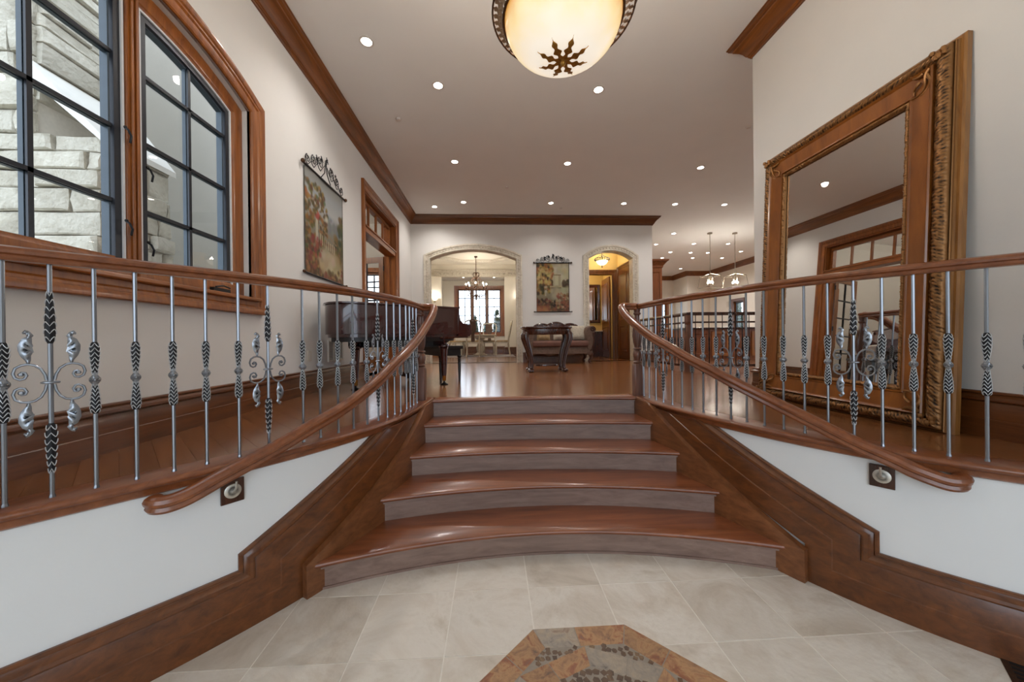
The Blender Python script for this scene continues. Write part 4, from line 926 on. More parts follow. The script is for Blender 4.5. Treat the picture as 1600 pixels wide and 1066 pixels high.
# ------------------------------------------------------------------ small hall and powder room beyond the right arch
wall('wall_hall_left', 'x', 2.0, 2.1, YB+.22, 10.5, UP, 4.0, (), 'ochre'); wall('wall_hall_right', 'x', 3.74, 3.84, YB+.22, 13.2, UP, 4.0, (), 'ochre')
HD = dict(u0=2.45, u1=3.57, z0=UP, z1=3.33)
wall('wall_hall_back', 'y', 10.5, 10.62, 2.0, 3.84, UP, 4.0, [HD], 'ochre')
wall('wall_powder_left', 'x', 1.7, 1.8, 10.62, 13.2, UP, 4.0, (), 'ochre'); wall('wall_powder_back', 'y', 11.9, 12.0, 1.7, 3.84, UP, 4.0, (), 'ochre')
MB().box(1.7, 3.84, YB+.22, 13.2, 3.98, 4.06).build('ceiling_hall', 'ochre', smooth=False)['kind'] = 'structure'
hp = [(HD['u0'], UP), (HD['u0'], HD['z1']), (HD['u1'], HD['z1']), (HD['u1'], UP)]
d2 = struct(mitre(MB(), hp, [(p[0]*1.05, p[1]) for p in CASP], lambda a, b, d: (a, 10.5-d, b)).build('door_2', 'doorwood', ang=30))
def panel_leaf(parent, hinge, ang, w, z0, z1, name='door_leaf'):
    c, s = math.cos(ang), math.sin(ang)
    def F(a, b, d): return (hinge[0]+c*a-s*d, hinge[1]+s*a+c*d, b)
    lf = MB().slab([(0, z0), (w, z0), (w, z1), (0, z1)], F, -.02, .02).build(name, 'doorwood', parent, bevel=.003)
    for (a, b) in ((z0+.2, z0+.95), (z0+1.1, z1-.16)):
        for sd in (-1, 1):
            o = mitre(MB(), [(.12, a), (.12, b), (w-.12, b), (w-.12, a)], [(0, sd*.018), (0, sd*.028), (.012, sd*.034), (.03, sd*.028), (.05, sd*.021), (.05, sd*.018)], F, closed=True).build('panel_molding', 'doorwood', lf)
            MB().slab([(.20, a+.08), (w-.20, a+.08), (w-.20, b-.08), (.20, b-.08)], F, sd*.018, sd*.030).build('raised_panel', 'doorwood', lf, bevel=.006)
    return lf
panel_leaf(d2, (3.54, 10.64), math.radians(88), .82, UP+.01, 3.31)
d3 = struct(mitre(MB(), [(9.52, UP), (9.52, 3.43), (10.36, 3.43), (10.36, UP)], [(p[0]*.75, p[1]) for p in CASP], lambda a, b, d: (3.74-d, a, b)).build('door_3', 'doorwood', ang=30))
panel_leaf(d3, (3.725, 9.53), math.radians(90), .82, UP+.01, 3.42)
# ------------------------------------------------------------------ kitchen side
wall('wall_kitchen_right', 'x', 10.3, 10.45, 3.5, 16.4, UP-.1, CEIL, [dict(u0=5.2, u1=11.6, z0=1.6, z1=4.1), dict(u0=14.15, u1=14.75, z0=1.75, z1=2.95)], 'cream')
wall('wall_kitchen_back', 'y', 16.4, 16.5, 9.3, 10.3, UP-.1, CEIL, (), 'cream'); wall('wall_kitchen_nook', 'x', 9.2, 9.3, 16.4, 17.7, UP-.1, CEIL, (), 'cream')
KW = dict(u0=7.6, u1=8.85, z0=1.45, z1=3.3)
wall('wall_kitchen_nook', 'y', 17.7, 17.85, 3.84, 9.3, UP-.1, CEIL, [KW, dict(u0=4.4, u1=7.2, z0=1.3, z1=3.6)], 'cream')
sq_window('window_4', 'y', 17.7, -1, KW, 4, 4, .08)
sq_window('window_5', 'x', 10.3, -1, dict(u0=14.15, u1=14.75, z0=1.75, z1=2.95), 1, 2, .11, 'doorwood')
wall('wall_kitchen_side', 'x', 3.84, 3.94, 9.32, 17.7, UP-.1, CEIL, (), 'cream'); wall('wall_kitchen_front', 'y', 3.45, 3.6, XR+.18, 10.45, UP-.1, CEIL, (), 'cream')
crown_run('trim_crown_kitchen', [(10.3, 3.6), (10.3, 16.4), (9.2, 16.4), (9.2, 17.7), (3.94, 17.7)], CEIL)
base_run('baseboard_kitchen', [(10.3, 3.6), (10.3, 16.4), (9.2, 16.4), (9.2, 17.7), (3.94, 17.7)], UP+.26)
# ------------------------------------------------------------------ leaning mirror
mi = thing('leaning_mirror', 'huge leaning mirror in a wide honey and carved dark gilt frame', 'mirror', (2.665, 1.93, UP+.003))
TAU = math.asin(.1/2.30); mw, mh = 1.44, 2.29
def FM(a, b, d): return (2.665+math.sin(TAU)*b-math.cos(TAU)*d, 1.93+a, UP+.003+math.cos(TAU)*b+math.sin(TAU)*d)
mp_ = [(0, 0), (0, mh), (mw, mh), (mw, 0)]
mitre(MB(), mp_, [(-.028, 0), (-.028, .03), (-.018, .038), (-.004, .036), (0, .05), (.02, .05), (.02, 0)], FM, closed=True).build('frame_back_molding', 'goldedge', mi, world=True, ang=30)
mitre(MB(), mp_, [(0, .04), (0, .058), (.004, .062), (.012, .05), (.012, .04)], FM, closed=True).build('beaded_edge', 'gilt', mi, world=True)
def carved(path, prof, step, amp, freq, seed, name, mat, parent, fn, closed=True):
    mb = MB(); n = len(path); rings = []; r = random.Random(seed); tot = 0
    dirs = []
    for i in range(n):
        a, b = path[i], path[(i+1) % n]; L = math.hypot(b[0]-a[0], b[1]-a[1]); dirs.append(((b[0]-a[0])/L, (b[1]-a[1])/L, L))
    cor = []
    for i in range(n):
        d0, d1 = dirs[i-1], dirs[i]; n0, n1 = (d0[1], -d0[0]), (d1[1], -d1[0]); k = 1+n0[0]*n1[0]+n0[1]*n1[1]; cor.append(((n0[0]+n1[0])/k, (n0[1]+n1[1])/k))
    m = len(prof)
    for i in range(n):
        j = (i+1) % n; K = int(dirs[i][2]/step)
        for q in range(K):
            f = q/K; s = tot+dirs[i][2]*f; row = []
            for w, (t, d) in enumerate(prof):
                e = 0 if w in (0, m-1) else amp*(math.sin(s*freq+3.1*math.sin(t*70+s*freq*.31))*.6+math.sin(s*freq*1.9-t*110)*.5+r.uniform(-.25, .25))
                row.append(fn((path[i][0]+cor[i][0]*t)*(1-f)+(path[j][0]+cor[j][0]*t)*f, (path[i][1]+cor[i][1]*t)*(1-f)+(path[j][1]+cor[j][1]*t)*f, d+e))
            rings.append(row)
        tot += dirs[i][2]
    mb.loft(rings, True, False, True); return mb.build(name, mat, parent, world=True, ang=60)
carved(mp_, [(.012, .05)]+[(.012+.072*k/8, .072+.024*math.sin(PI*k/8)) for k in range(9)]+[(.086, .05)], .0075, .0048, 150, 4, 'carved_border', 'gilt', mi, FM)
mitre(MB(), mp_, [(.084, .05), (.084, .092), (.090, .100), (.098, .094), (.104, .086), (.200, .072), (.206, .078), (.213, .078), (.216, .070), (.216, .05)], FM, closed=True).build('honey_frame_panel', 'honey', mi, world=True, ang=30)
carved(mp_, [(.216, .05)]+[(.216+.03*k/5, .062+.014*math.sin(PI*k/5)) for k in range(6)]+[(.248, .05)], .008, .0045, 160, 9, 'carved_inner_border', 'gilt', mi, FM)
MB().slab([(.245, .245), (mw-.245, .245), (mw-.245, mh-.245), (.245, mh-.245)], FM, .036, .046).build('mirror_glass', 'mirror', mi, world=True, smooth=False)
MB().slab([(.02, .02), (mw-.02, .02), (mw-.02, mh-.02), (.02, mh-.02)], FM, .004, .034).build('backing_board', 'darkwood', mi, world=True, smooth=False)
for (a, b, sa, sb2) in ((.1, .1, 1, 1), (mw-.1, .1, -1, 1), (.1, mh-.1, 1, -1), (mw-.1, mh-.1, -1, -1)):
    mb = MB(); r = random.Random(2)
    for k, (u, v, L, an) in enumerate([(0, 0, .16, PI/4), (.01, .03, .11, PI/4+.75), (.03, .01, .11, PI/4-.75), (.05, .05, .07, PI/4+.4)]):
        pts = []
        for i in range(9):
            t = i/8; aa = an+.5*math.sin(t*3+k); pts.append(FM(a+sa*(u+L*t*math.cos(aa)), b+sb2*(v+L*t*math.sin(aa)), .094-.010*t+.006*math.sin(t*6)))
        mb.tube(pts, [.011*(1-.7*i/8) for i in range(9)], 6)
    for i in range(8): mb.ball(FM(a-sa*.045+r.uniform(-.03, .03), b-sb2*.045+r.uniform(-.03, .03), .10), r.uniform(.012, .02), 6)
    mb.build('corner_ornament', 'gilt', mi, world=True, kind='stuff')
# ------------------------------------------------------------------ wall hangings
def canvas(name, fn, w, h, pic, parent):
    """pic: H x W x 3 array of sRGB 0..255, row 0 at the top"""
    H, W2, _ = pic.shape; vs = []; fs = []; cols = []
    for j in range(H):
        for i in range(W2):
            a, b = w*i/(W2-1), h*(1-j/(H-1)); vs.append(fn(a, b, .012+.004*math.sin(a*9))); c = np.clip((pic[j, i]/255-.5)*1.18+.5, .04, 1)*.76; g0 = c.mean(); cols.append(c*.88+g0*.12)
    for j in range(H-1):
        for i in range(W2-1): k = j*W2+i; fs.append((k, k+W2, k+W2+1, k+1))
    mb = MB(); mb.v = vs; mb.f = fs; o = mb.build(name, 'painting', parent, world=True); me = o.data
    ca = me.color_attributes.new('Col', 'FLOAT_COLOR', 'POINT'); c = np.clip(np.array(cols), 0, 1); c = np.where(c <= .04045, c/12.92, ((c+.055)/1.055)**2.4)
    ca.data.foreach_set('color', np.concatenate([c, np.ones((len(c), 1))], 1).astype(np.float32).ravel()); return o
R_ = np.random.RandomState(5)
def grad(H, W2, stops):
    y = np.linspace(0, 1, H); p = [s[0] for s in stops]; return np.stack([np.interp(y, p, [s[1][c] for s in stops]) for c in range(3)], 1)[:, None, :].repeat(W2, 1).astype(float)
def dab(pic, u, v, ru, rv, col, al=.8):
    H, W2, _ = pic.shape; yy, xx = np.mgrid[0:H, 0:W2]; d = ((xx/W2-u)/ru)**2+((yy/H-v)/rv)**2; m = (np.clip(1.2-d, 0, 1)*al)[..., None]; pic[:] = pic*(1-m)+np.array(col)*m
def dabs(pic, n, u0, u1, v0, v1, sz, cols, al=.75, cond=None):
    for _ in range(n):
        u, v = R_.uniform(u0, u1), R_.uniform(v0, v1)
        if cond and not cond(u, v): continue
        s = sz*R_.uniform(.5, 1.5); c = np.array(cols[R_.randint(len(cols))])+R_.uniform(-12, 12, 3); dab(pic, u, v, s, s*.8, c, al)
def rect(pic, u0, u1, v0, v1, col, al=.9):
    H, W2, _ = pic.shape; pic[int(v0*H):max(int(v1*H), int(v0*H)+1), int(u0*W2):max(int(u1*W2), int(u0*W2)+1)] = pic[int(v0*H):max(int(v1*H), int(v0*H)+1), int(u0*W2):max(int(u1*W2), int(u0*W2)+1)]*(1-al)+np.array(col)*al
def pic_centre():
    p = grad(96, 76, [(0, (170, 150, 120)), (.1, (196, 190, 158)), (.4, (206, 198, 158)), (.55, (170, 160, 128)), (.8, (140, 124, 96)), (1, (96, 70, 46))])
    dabs(p, 60, .5, 1, .05, .4, .06, [(214, 206, 176), (190, 182, 150), (206, 190, 140)], .4)
    dabs(p, 240, 0, .5, 0, .62, .045, [(96, 84, 48), (150, 118, 56), (188, 156, 80), (70, 62, 44), (176, 108, 60)], .75, lambda u, v: u < .52-.25*abs(v-.25))
    dabs(p, 60, .05, .45, .12, .42, .04, [(214, 184, 108), (226, 200, 128)], .6)
    rect(p, .52, .57, .27, .48, (196, 186, 150)); rect(p, .68, .74, .27, .48, (186, 172, 134)); rect(p, .50, .76, .24, .27, (150, 132, 98)); rect(p, .57, .68, .28, .46, (214, 204, 164), .7)
    rect(p, .42, .80, .47, .50, (200, 178, 134)); rect(p, .46, .76, .50, .53, (124, 96, 66))
    dabs(p, 40, .8, 1, .36, .48, .04, [(110, 88, 58), (84, 66, 48)], .8)
    dabs(p, 50, .45, 1, .52, .7, .07, [(186, 180, 150), (164, 156, 126), (196, 184, 146)], .5)
    for i in range(12): dab(p, .3+.035*i, .72+.012*i, .03, .012, (204, 190, 156), .85)
    dabs(p, 260, 0, 1, .74, 1, .04, [(74, 56, 38), (104, 76, 48), (140, 104, 70), (60, 46, 34), (168, 130, 92), (150, 84, 60)], .7, lambda u, v: v > .72+.1*u or u < .3)
    dabs(p, 90, .6, 1, .62, .9, .035, [(150, 110, 70), (96, 76, 46), (196, 172, 130), (176, 96, 66)], .7)
    dab(p, .28, .58, .05, .035, (206, 196, 164)); rect(p, .26, .31, .6, .68, (190, 178, 146)); dab(p, .28, .49, .06, .03, (222, 206, 168))
    dabs(p, 40, 0, .35, .9, 1, .06, [(188, 130, 84), (170, 110, 70)], .5); rect(p, 0, .012, 0, 1, (60, 44, 30)); rect(p, .985, 1, 0, 1, (60, 44, 30)); return p
def pic_left():
    p = grad(110, 80, [(0, (150, 146, 136)), (.15, (176, 178, 176)), (.3, (196, 194, 188)), (.45, (150, 150, 140)), (.7, (150, 130, 96)), (1, (150, 108, 72))])
    for i in range(40): dab(p, .1+.022*i, .14+.0085*i, .09, .02, (176+R_.randint(-14, 14), 180, 182), .5)
    dabs(p, 50, .5, 1, .34, .46, .06, [(128, 134, 130), (150, 150, 140)], .5)
    dabs(p, 420, 0, .55, .1, .95, .028, [(120, 100, 40), (166, 124, 50), (84, 78, 40), (176, 116, 52), (128, 76, 40), (104, 104, 52), (92, 72, 36)], .75, lambda u, v: u < .62-.62*abs(v-.42) or (v > .8 and u < .3))
    dabs(p, 70, .75, 1, .2, .75, .05, [(96, 92, 52), (140, 112, 56), (70, 70, 46)], .7, lambda u, v: u > .86 or v > .5)
    rect(p, .24, .31, .44, .66, (206, 196, 170)); dab(p, .275, .41, .06, .03, (196, 70, 60)); dab(p, .30, .38, .04, .03, (210, 90, 80))
    dab(p, .52, .37, .05, .04, (226, 214, 188)); dab(p, .5, .42, .06, .02, (120, 84, 60))
    for i in range(9): dab(p, .36+.05*i, .47+.014*i, .035, .012, (170, 138, 104), .9)
    rect(p, .34, .8, .62, .65, (140, 100, 74), .8)
    for i in range(8): rect(p, .36+.052*i, .38+.052*i, .56+.008*i, .66+.006*i, (206, 184, 144), .85)
    dabs(p, 50, .35, .85, .74, .9, .09, [(204, 182, 138), (186, 160, 116), (214, 196, 160)], .6)
    dabs(p, 130, 0, 1, .82, 1, .035, [(150, 90, 60), (110, 84, 48), (150, 76, 56), (96, 70, 44), (196, 150, 90)], .7, lambda u, v: v > .9 or u < .3 or u > .8)
    dabs(p, 30, .1, .4, .62, .8, .03, [(160, 60, 50), (176, 92, 66)], .6); rect(p, 0, .014, 0, 1, (90, 74, 44)); rect(p, .985, 1, 0, 1, (90, 74, 44)); return p
def hanging(label, fn, w, h, pic, base, sch):
    t = thing('tapestry', label, 'wall hanging', base)
    canvas('canvas', fn, w, h, pic, t)
    for z, r in ((h, .013), (0, .011)):
        rd = MB().tube([fn(-.05, z, .018), fn(w+.05, z, .018)], r, 8).build('rod', 'black', t, world=True)
        for a in (-.06, w+.06): MB().ball(fn(a, z, .030), .024 if z else .018, 8).build('finial', 'bronze', rd, world=True)
    mb = MB(); D = .02
    def spiral(cx, cz, r, a0, turns, sg, n=16): return [fn(cx+r*(1-.8*i/n)*math.cos(a0+sg*turns*2*PI*i/n), cz+r*(1-.8*i/n)*math.sin(a0+sg*turns*2*PI*i/n), D) for i in range(n+1)]
    for i, (u, hh, r) in enumerate(((.06, .07, .06), (.2, .11, .075), (.36, .15, .085))):
        for sg in (-1, 1):
            uu = w/2+sg*(w/2-u*w); z = h+hh*sch
            mb.tube(spiral(uu, z, r, -PI/2, 1.3, sg), .0045, 5); mb.tube(spiral(uu+sg*r*.2, z+r*.3, r*.55, PI/2, 1.2, -sg), .004, 5)
            mb.tube([fn(uu, z-r, D), fn(uu-sg*.06, z-r*.4+.02, D), fn(uu-sg*.11, z+r*.4, D)], .004, 5)
    mb.tube([fn(w/2-.12, h+.02, D), fn(w/2-.03, h+.10*sch, D), fn(w/2, h+.25*sch, D)], .006, 5).tube([fn(w/2+.12, h+.02, D), fn(w/2+.03, h+.10*sch, D), fn(w/2, h+.25*sch, D)], .006, 5)
    mb.build('wrought_scrollwork', 'black', t, world=True, kind='stuff')
    lv = MB(); r = random.Random(8)
    for u, z in ((.5, .24), (.36, .19), (.64, .19), (.24, .15), (.76, .15)):
        for k in range(4): q = leaf_blade(.055, .016, 2, .004); a = r.uniform(0, 6.28); lv.add([fn(u*w+x*math.cos(a)-y*math.sin(a), h+z*sch+x*math.sin(a)+y*math.cos(a), D+.006+zz) for x, y, zz in q.v], q.f)
    lv.build('metal_leaves', 'black', t, world=True, kind='stuff'); return t
hanging('scroll tapestry of a terrace garden, on the left wall beside the window', lambda a, b, d: (XL+.004+d, 4.0+a, 2.17+b), .98, 1.19, pic_left(), (XL+.02, 4.5, 2.17), 1.1)
hanging('scroll tapestry of ruins and a lake, on the back wall between arches', lambda a, b, d: (1.115+a, YB-.004-d, 2.12+b), .85, 1.26, pic_centre(), (1.54, YB-.02, 2.12), .75)
# ------------------------------------------------------------------ grand piano
PA = math.radians(35.3); pn = thing('grand_piano', 'dark mahogany grand piano with closed lid behind the left railing', 'piano', (-1.68, 3.80, UP), PA)
out = [(1.5, 0), (1.0, 0), (.5, 0), (.25, .01), (.1, .07), (.02, .18), (0, .32), (.02, .47), (.1, .60), (.25, .74), (.45, .88), (.65, 1.03), (.8, 1.18), (.9, 1.30), (1.02, 1.39), (1.2, 1.44), (1.5, 1.45)]
def off(poly, d):
    c = (.8, .65); return [(x+(x-c[0])/max(math.hypot(x-c[0], y-c[1]), .01)*d, y+(y-c[1])/max(math.hypot(x-c[0], y-c[1]), .01)*d) for x, y in poly]
MB().prism(out, .655, .985).build('case', 'piano', pn, ang=50, bevel=.004)
MB().prism(off(out, -.03), .62, .655).build('case_bottom_molding', 'piano', pn, ang=50)
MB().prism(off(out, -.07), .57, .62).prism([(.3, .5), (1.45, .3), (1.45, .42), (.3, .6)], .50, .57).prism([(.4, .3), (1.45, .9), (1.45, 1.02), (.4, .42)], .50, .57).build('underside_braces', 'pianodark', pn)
MB().prism(off(out, .022), .987, 1.008).build('lid', 'piano', pn, ang=50, bevel=.004)
arm = [(0, .63), (.0, .985), (.015, .965), (.02, .90), (.035, .84), (.075, .80), (.15, .785), (.185, .79), (.2, .77), (.2, .665), (.185, .645), (.17, .63)]
for w0, w1 in ((0, .075), (1.375, 1.45)):
    MB().loft([[(1.5+a, w0, b) for a, b in arm], [(1.5+a, w1, b) for a, b in arm]]).build('key_cheek', 'piano', pn, ang=40, bevel=.003)
MB().box(1.5, 1.69, .075, 1.375, .61, .70).build('key_bed', 'piano', pn, smooth=False, bevel=.004)
MB().box(1.53, 1.67, .09, 1.36, .70, .725).build('white_keys', 'keyw', pn, smooth=False)
kb = MB()
for i in range(36):
    if i % 7 not in (2, 6): kb.box(1.53, 1.62, .12+i*.034, .133+i*.034, .725, .737)
kb.build('black_keys', 'black', pn, smooth=False, kind='stuff')
MB().box(1.49, 1.53, .075, 1.375, .70, .92).build('fallboard', 'piano', pn, smooth=False)
MB().box(1.30, 1.31, .02, 1.43, .52, .62).build('key_slip_block', 'piano', pn, smooth=False)
for (a, b) in ((1.36, .14), (1.36, 1.31), (.33, .40)):
    lg = MB().loft([[(a+x, b+y, z) for x, y in ((-.085*k, -.085*k), (.085*k, -.085*k), (.085*k, .085*k), (-.085*k, .085*k))] for z, k in ((.63, 1.3), (.60, 1.2), (.575, .7), (.555, .5), (.55, .45))])
    lg.lathe([(.028, .115), (.03, .13), (.052, .46), (.056, .475), (.045, .482), (.07, .492), (.074, .505), (.07, .52), (.045, .53), (.042, .545), (.05, .56)], (a, b, 0), 18).build('leg', 'piano', pn, ang=40)
    f = MB().lathe([(.022, .05), (.024, .056), (.027, .115), (.029, .12)], (a, b, 0), 14).build('brass_ferrule', 'brass', pn)
    MB().lathe([(.05, .0), (.052, .008), (.03, .016), (.012, .03), (.012, .05)], (a, b, 0), 14).build('caster', 'black', pn)
ly = MB().box(1.10, 1.16, .60, .63, .10, .6).box(1.10, 1.16, .83, .86, .10, .6).box(1.06, 1.22, .55, .91, .08, .14)
for w in (.66, .73, .80): ly.tube([(1.2, w, .09), (1.30, w, .07)], .012, 6)
ly.build('pedal_lyre', 'pianodark', pn)
bn = thing('piano_bench', 'dark wooden piano bench with turned legs, standing behind the piano leg', 'bench', (-.80, 5.40, UP), PA-.12)
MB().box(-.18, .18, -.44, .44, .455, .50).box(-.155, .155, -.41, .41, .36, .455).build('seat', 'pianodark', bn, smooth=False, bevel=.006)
for a in (-.14, .14):
    for b in (-.39, .39): MB().lathe([(.014, 0), (.016, .03), (.024, .26), (.018, .275), (.028, .285), (.018, .30), (.028, .312), (.02, .33), (.03, .345), (.03, .36)], (a, b, 0), 12).build('leg', 'pianodark', bn)
# ------------------------------------------------------------------ carved oval table
tb_ = thing('carved_table', 'dark polished oval table on heavy carved lion-paw legs, before the sofa', 'table', (.955, 6.42, UP))
def oval(a, b, n=40, p=2.6):
    return [(a*abs(math.cos(t))**(2/p)*(1 if math.cos(t) > 0 else -1), b*abs(math.sin(t))**(2/p)*(1 if math.sin(t) > 0 else -1)) for t in np.linspace(0, 2*PI, n+1)[:-1]]
MB().loft([[(x*k, y*k, z) for x, y in oval(.465, .31)] for k, z in ((.97, .775), (1, .782), (1.005, .792), (1, .802), (.985, .808))]).build('table_top', 'darkwood', tb_)
MB().loft([[(x*k, y*k, z) for x, y in oval(.43, .28)] for k, z in ((.98, .665), (1, .675), (1, .755), (1.03, .765), (1.05, .775))]).build('apron', 'darkwood', tb_)
MB().loft([[(x*k, y*k, z) for x, y in oval(.20, .13)] for k, z in ((1, .10), (1.03, .115), (1, .13))]).build('shelf', 'darkwood', tb_)
def s_leg(x0, y0):
    sx = 1 if x0 > 0 else -1; mb = MB(); P = [(1.0, .70), (1.06, .66), (1.05, .60), (.97, .50), (.87, .38), (.80, .26), (.76, .16), (.77, .10), (.80, .07)]; R = [.050, .056, .056, .050, .042, .036, .030, .032, .036]
    q = [(x0*a, y0*(a*.5+.45), z) for a, z in P]; mb.tube(q, R, 10); mb.ball((x0*.82, y0*.85, .035), .052, 10, (1.15, 1.25, .7))
    for k in (-1, 0, 1): mb.ball((x0*.82+k*.03, y0*.85-.045*(1 if y0 < 0 else -1)*1, .026), .020, 6)
    o = mb.build('leg', 'darkwood', tb_)
    st_ = MB()
    for k in range(3): st_.tube([(x+sx*(.018*(k-1)), y+(-.043 if y0 < 0 else .043)*(r/.05), z) for (x, y, z), r in zip(q[1:-1], R[1:-1])], .007, 4)
    st_.build('carved_reeds', 'darkwood', o, kind='stuff')
for x in (-.37, .37):
    for y in (-.21, .21): s_leg(x, y)
# ------------------------------------------------------------------ settee with rolled arms
so = thing('settee', 'taupe upholstered settee with rolled arms and a carved three-arched crest', 'sofa', (1.57, 8.62, UP))
MB().box(-.70, .70, -.32, .30, .30, .40).build('seat_base', 'taupe', so, bevel=.02)
mb = MB(); n = 22; top = []
for i in range(n+1):
    x = -.72+1.44*i/n; top.append((x, .27+.02*math.cos(i*PI*4/n)))
mb.loft([[(x, -.37+.02*math.cos(x*9), .24-z2) for z2 in (0,)]+[(x, -.37+.02*math.cos(x*9), .33), (x, -.33, .33), (x, -.33, .22+.03*math.cos(x*13))] for x in np.linspace(-.74, .74, 30)]).build('carved_front_rail', 'taupe', so)
MB().loft([[(x, y, z) for y, z in ((-.34, .40), (-.37, .43), (-.37, .51), (-.34, .545), (.2, .55), (.22, .42))] for x in np.linspace(-.66, .66, 8)]).build('seat_cushion', 'seat', so, bevel=.015)
hb_ = [(x, .80+.10*max(math.cos(x/.68*PI*1.0)*.55+.45, 0)) for x in np.linspace(-.64, .64, 22)]
MB().loft([[(x, .20+.10*k, .5+(z-.5)*q) for k, q in ((0, 0), (.35, .6), (.6, 1), (1.2, 1), (1.4, 0))] for x, z in hb_]).build('backrest', 'taupe', so)
for cx, w, h_ in ((-.36, .20, .075), (0, .23, .105), (.36, .20, .075)):
    mb = MB(); pts = [(cx+w*math.cos(t), .27, .87+h_*1.25*math.sin(t)) for t in np.linspace(PI, 0, 14)]; mb.tube(pts, [.012]+[.026]*12+[.012], 8)
    mb.loft([[(x, .25, .80), (x, .29, .80), (x, .29, .87+h_*1.2*math.sqrt(max(0, 1-((x-cx)/w)**2))), (x, .25, .87+h_*1.2*math.sqrt(max(0, 1-((x-cx)/w)**2)))] for x in np.linspace(cx-w, cx+w, 14)]); mb.build('crest_arch', 'darkwood', so)
for sx in (-1, 1):
    sc_ = [(.64, .40), (.64, .62), (.63, .76), (.66, .85), (.72, .89), (.79, .885), (.84, .84), (.845, .78), (.81, .73), (.77, .725), (.775, .68), (.79, .58), (.78, .46), (.74, .34), (.70, .30), (.66, .32)]
    MB().loft([[(sx*a, y, b) for a, b in sc_] for y in (-.35, .30)]).build('rolled_arm', 'taupe', so, ang=50, bevel=.01)
    mb = MB(); c = (.765, .81); mb.tube([(sx*(c[0]+.068*(1-.8*i/18)*math.cos(-.4+i*.55)), -.365, c[1]+.068*(1-.8*i/18)*math.sin(-.4+i*.55)) for i in range(18)], .012, 6)
    mb.tube([(sx*a, -.362, b) for a, b in sc_[9:15]], .016, 6); mb.build('arm_scroll', 'darkwood', so)
    for y in (-.28, .26):
        mb = MB().tube([(sx*.70, y, .30), (sx*.74, y-.01, .22), (sx*.73, y-.01, .12), (sx*.68, y-.02, .06), (sx*.70, y-.04, .03)], [.06, .055, .035, .026, .036], 8); mb.ball((sx*.70, y-.045, .026), .034, 8, (1, 1.1, .75)); mb.build('leg', 'darkwood', so)
def cushion(x, y, z, rz, rx, w, mat, label, grp=None):
    o = MB(); n = 12; G = []
    for j in range(n+1):
        for i in range(n+1):
            a, b = -1+2*i/n, -1+2*j/n; G.append((a*w*(1-.06*(1-b*b)), b*w*(1-.06*(1-a*a)), .075*((1-a**4)*(1-b**4))**.6))
    f = [(j*(n+1)+i, j*(n+1)+i+1, (j+1)*(n+1)+i+1, (j+1)*(n+1)+i) for j in range(n) for i in range(n)]
    o.add(G, f); o.add([(p[0], p[1], -p[2]) for p in G], [tuple(reversed(q)) for q in f]); ob = o.build('cushion', mat, None); ob.location = (x, y, z); ob.rotation_euler = (rx, 0, rz); tag(ob, label, 'cushion'); return ob
zc_ = UP+.55+.19
cushion(2.08, 8.66, zc_, -.25, PI/2-.35, .19, 'pillow', 'cream patterned cushion leaning on the right rolled arm of the settee')
cushion(1.62, 8.68, zc_-.02, .1, PI/2-.4, .17, 'pillow', 'cream cushion on the settee, centre right, partly behind the table')
cushion(1.22, 8.66, zc_-.03, -.1, PI/2-.35, .165, 'pillow2', 'tan gold cushion on the settee, seen between the table legs')
# ------------------------------------------------------------------ dining set
tbl = thing('dining_table', 'cream painted oval dining table on a thick pedestal beyond the arch', 'dining table', (-.50, 13.35, UP+.008))
MB().loft([[(x*k, y*k, z) for x, y in oval(.62, .80, 32, 2.4)] for k, z in ((.97, .735), (1, .745), (1, .765), (.98, .775))]).build('table_top', 'whitewash', tbl)
MB().loft([[(x, y, z) for x, y in oval(.52, .68, 32, 2.4)] for z in (.66, .735)]).build('apron', 'whitewash', tbl)
MB().lathe([(.26, .0), (.27, .04), (.18, .07), (.12, .12), (.15, .30), (.10, .40), (.12, .60), (.20, .66)], n=16).build('pedestal', 'whitewash', tbl)
def dining_chair():
    t = thing('dining_chair', '', 'chair'); 
    MB().loft([[(x*k, y*k-.0, z) for x, y in oval(.25, .23, 24, 4)] for k, z in ((1, .42), (1.02, .44), (1.02, .47))]).build('seat_frame', 'whitewash', t)
    MB().loft([[(x*k, y*k, z) for x, y in oval(.23, .21, 24, 4)] for k, z in ((1, .47), (1, .49), (.85, .515))]).build('seat', 'pillow2', t)
    for x in (-.21, .21): MB().tube([(x, .19, .43), (x*1.12, .22, .36), (x*1.0, .20, .2), (x*1.0, .20, .06), (x*1.1, .225, .015)], [.035, .038, .022, .016, .024], 8).build('leg', 'whitewash', t)
    for x in (-.19, .19): MB().tube([(x*1.05, -.26, 0.0), (x, -.22, .22), (x, -.20, .45), (x*1.05, -.22, .65), (x*1.25, -.25, .85), (x*1.35, -.28, 1.0), (x*1.15, -.31, 1.10), (x*.6, -.32, 1.135), (0, -.325, 1.12)], [.02, .022, .026, .02, .02, .02, .021, .022, .024], 8).build('leg', 'whitewash', t)
    S = [(.055, .47), (.06, .55), (.045, .62), (.05, .70), (.09, .80), (.115, .90), (.10, .98), (.085, 1.04), (.10, 1.10), (.07, 1.16)]
    yb = lambda z: -.20-.13*((z-.45)/.7)
    MB().loft([[(-w, yb(z), z), (w, yb(z), z), (w, yb(z)-.02, z), (-w, yb(z)-.02, z)] for w, z in S]).build('splat', 'taupe', t)
    return t
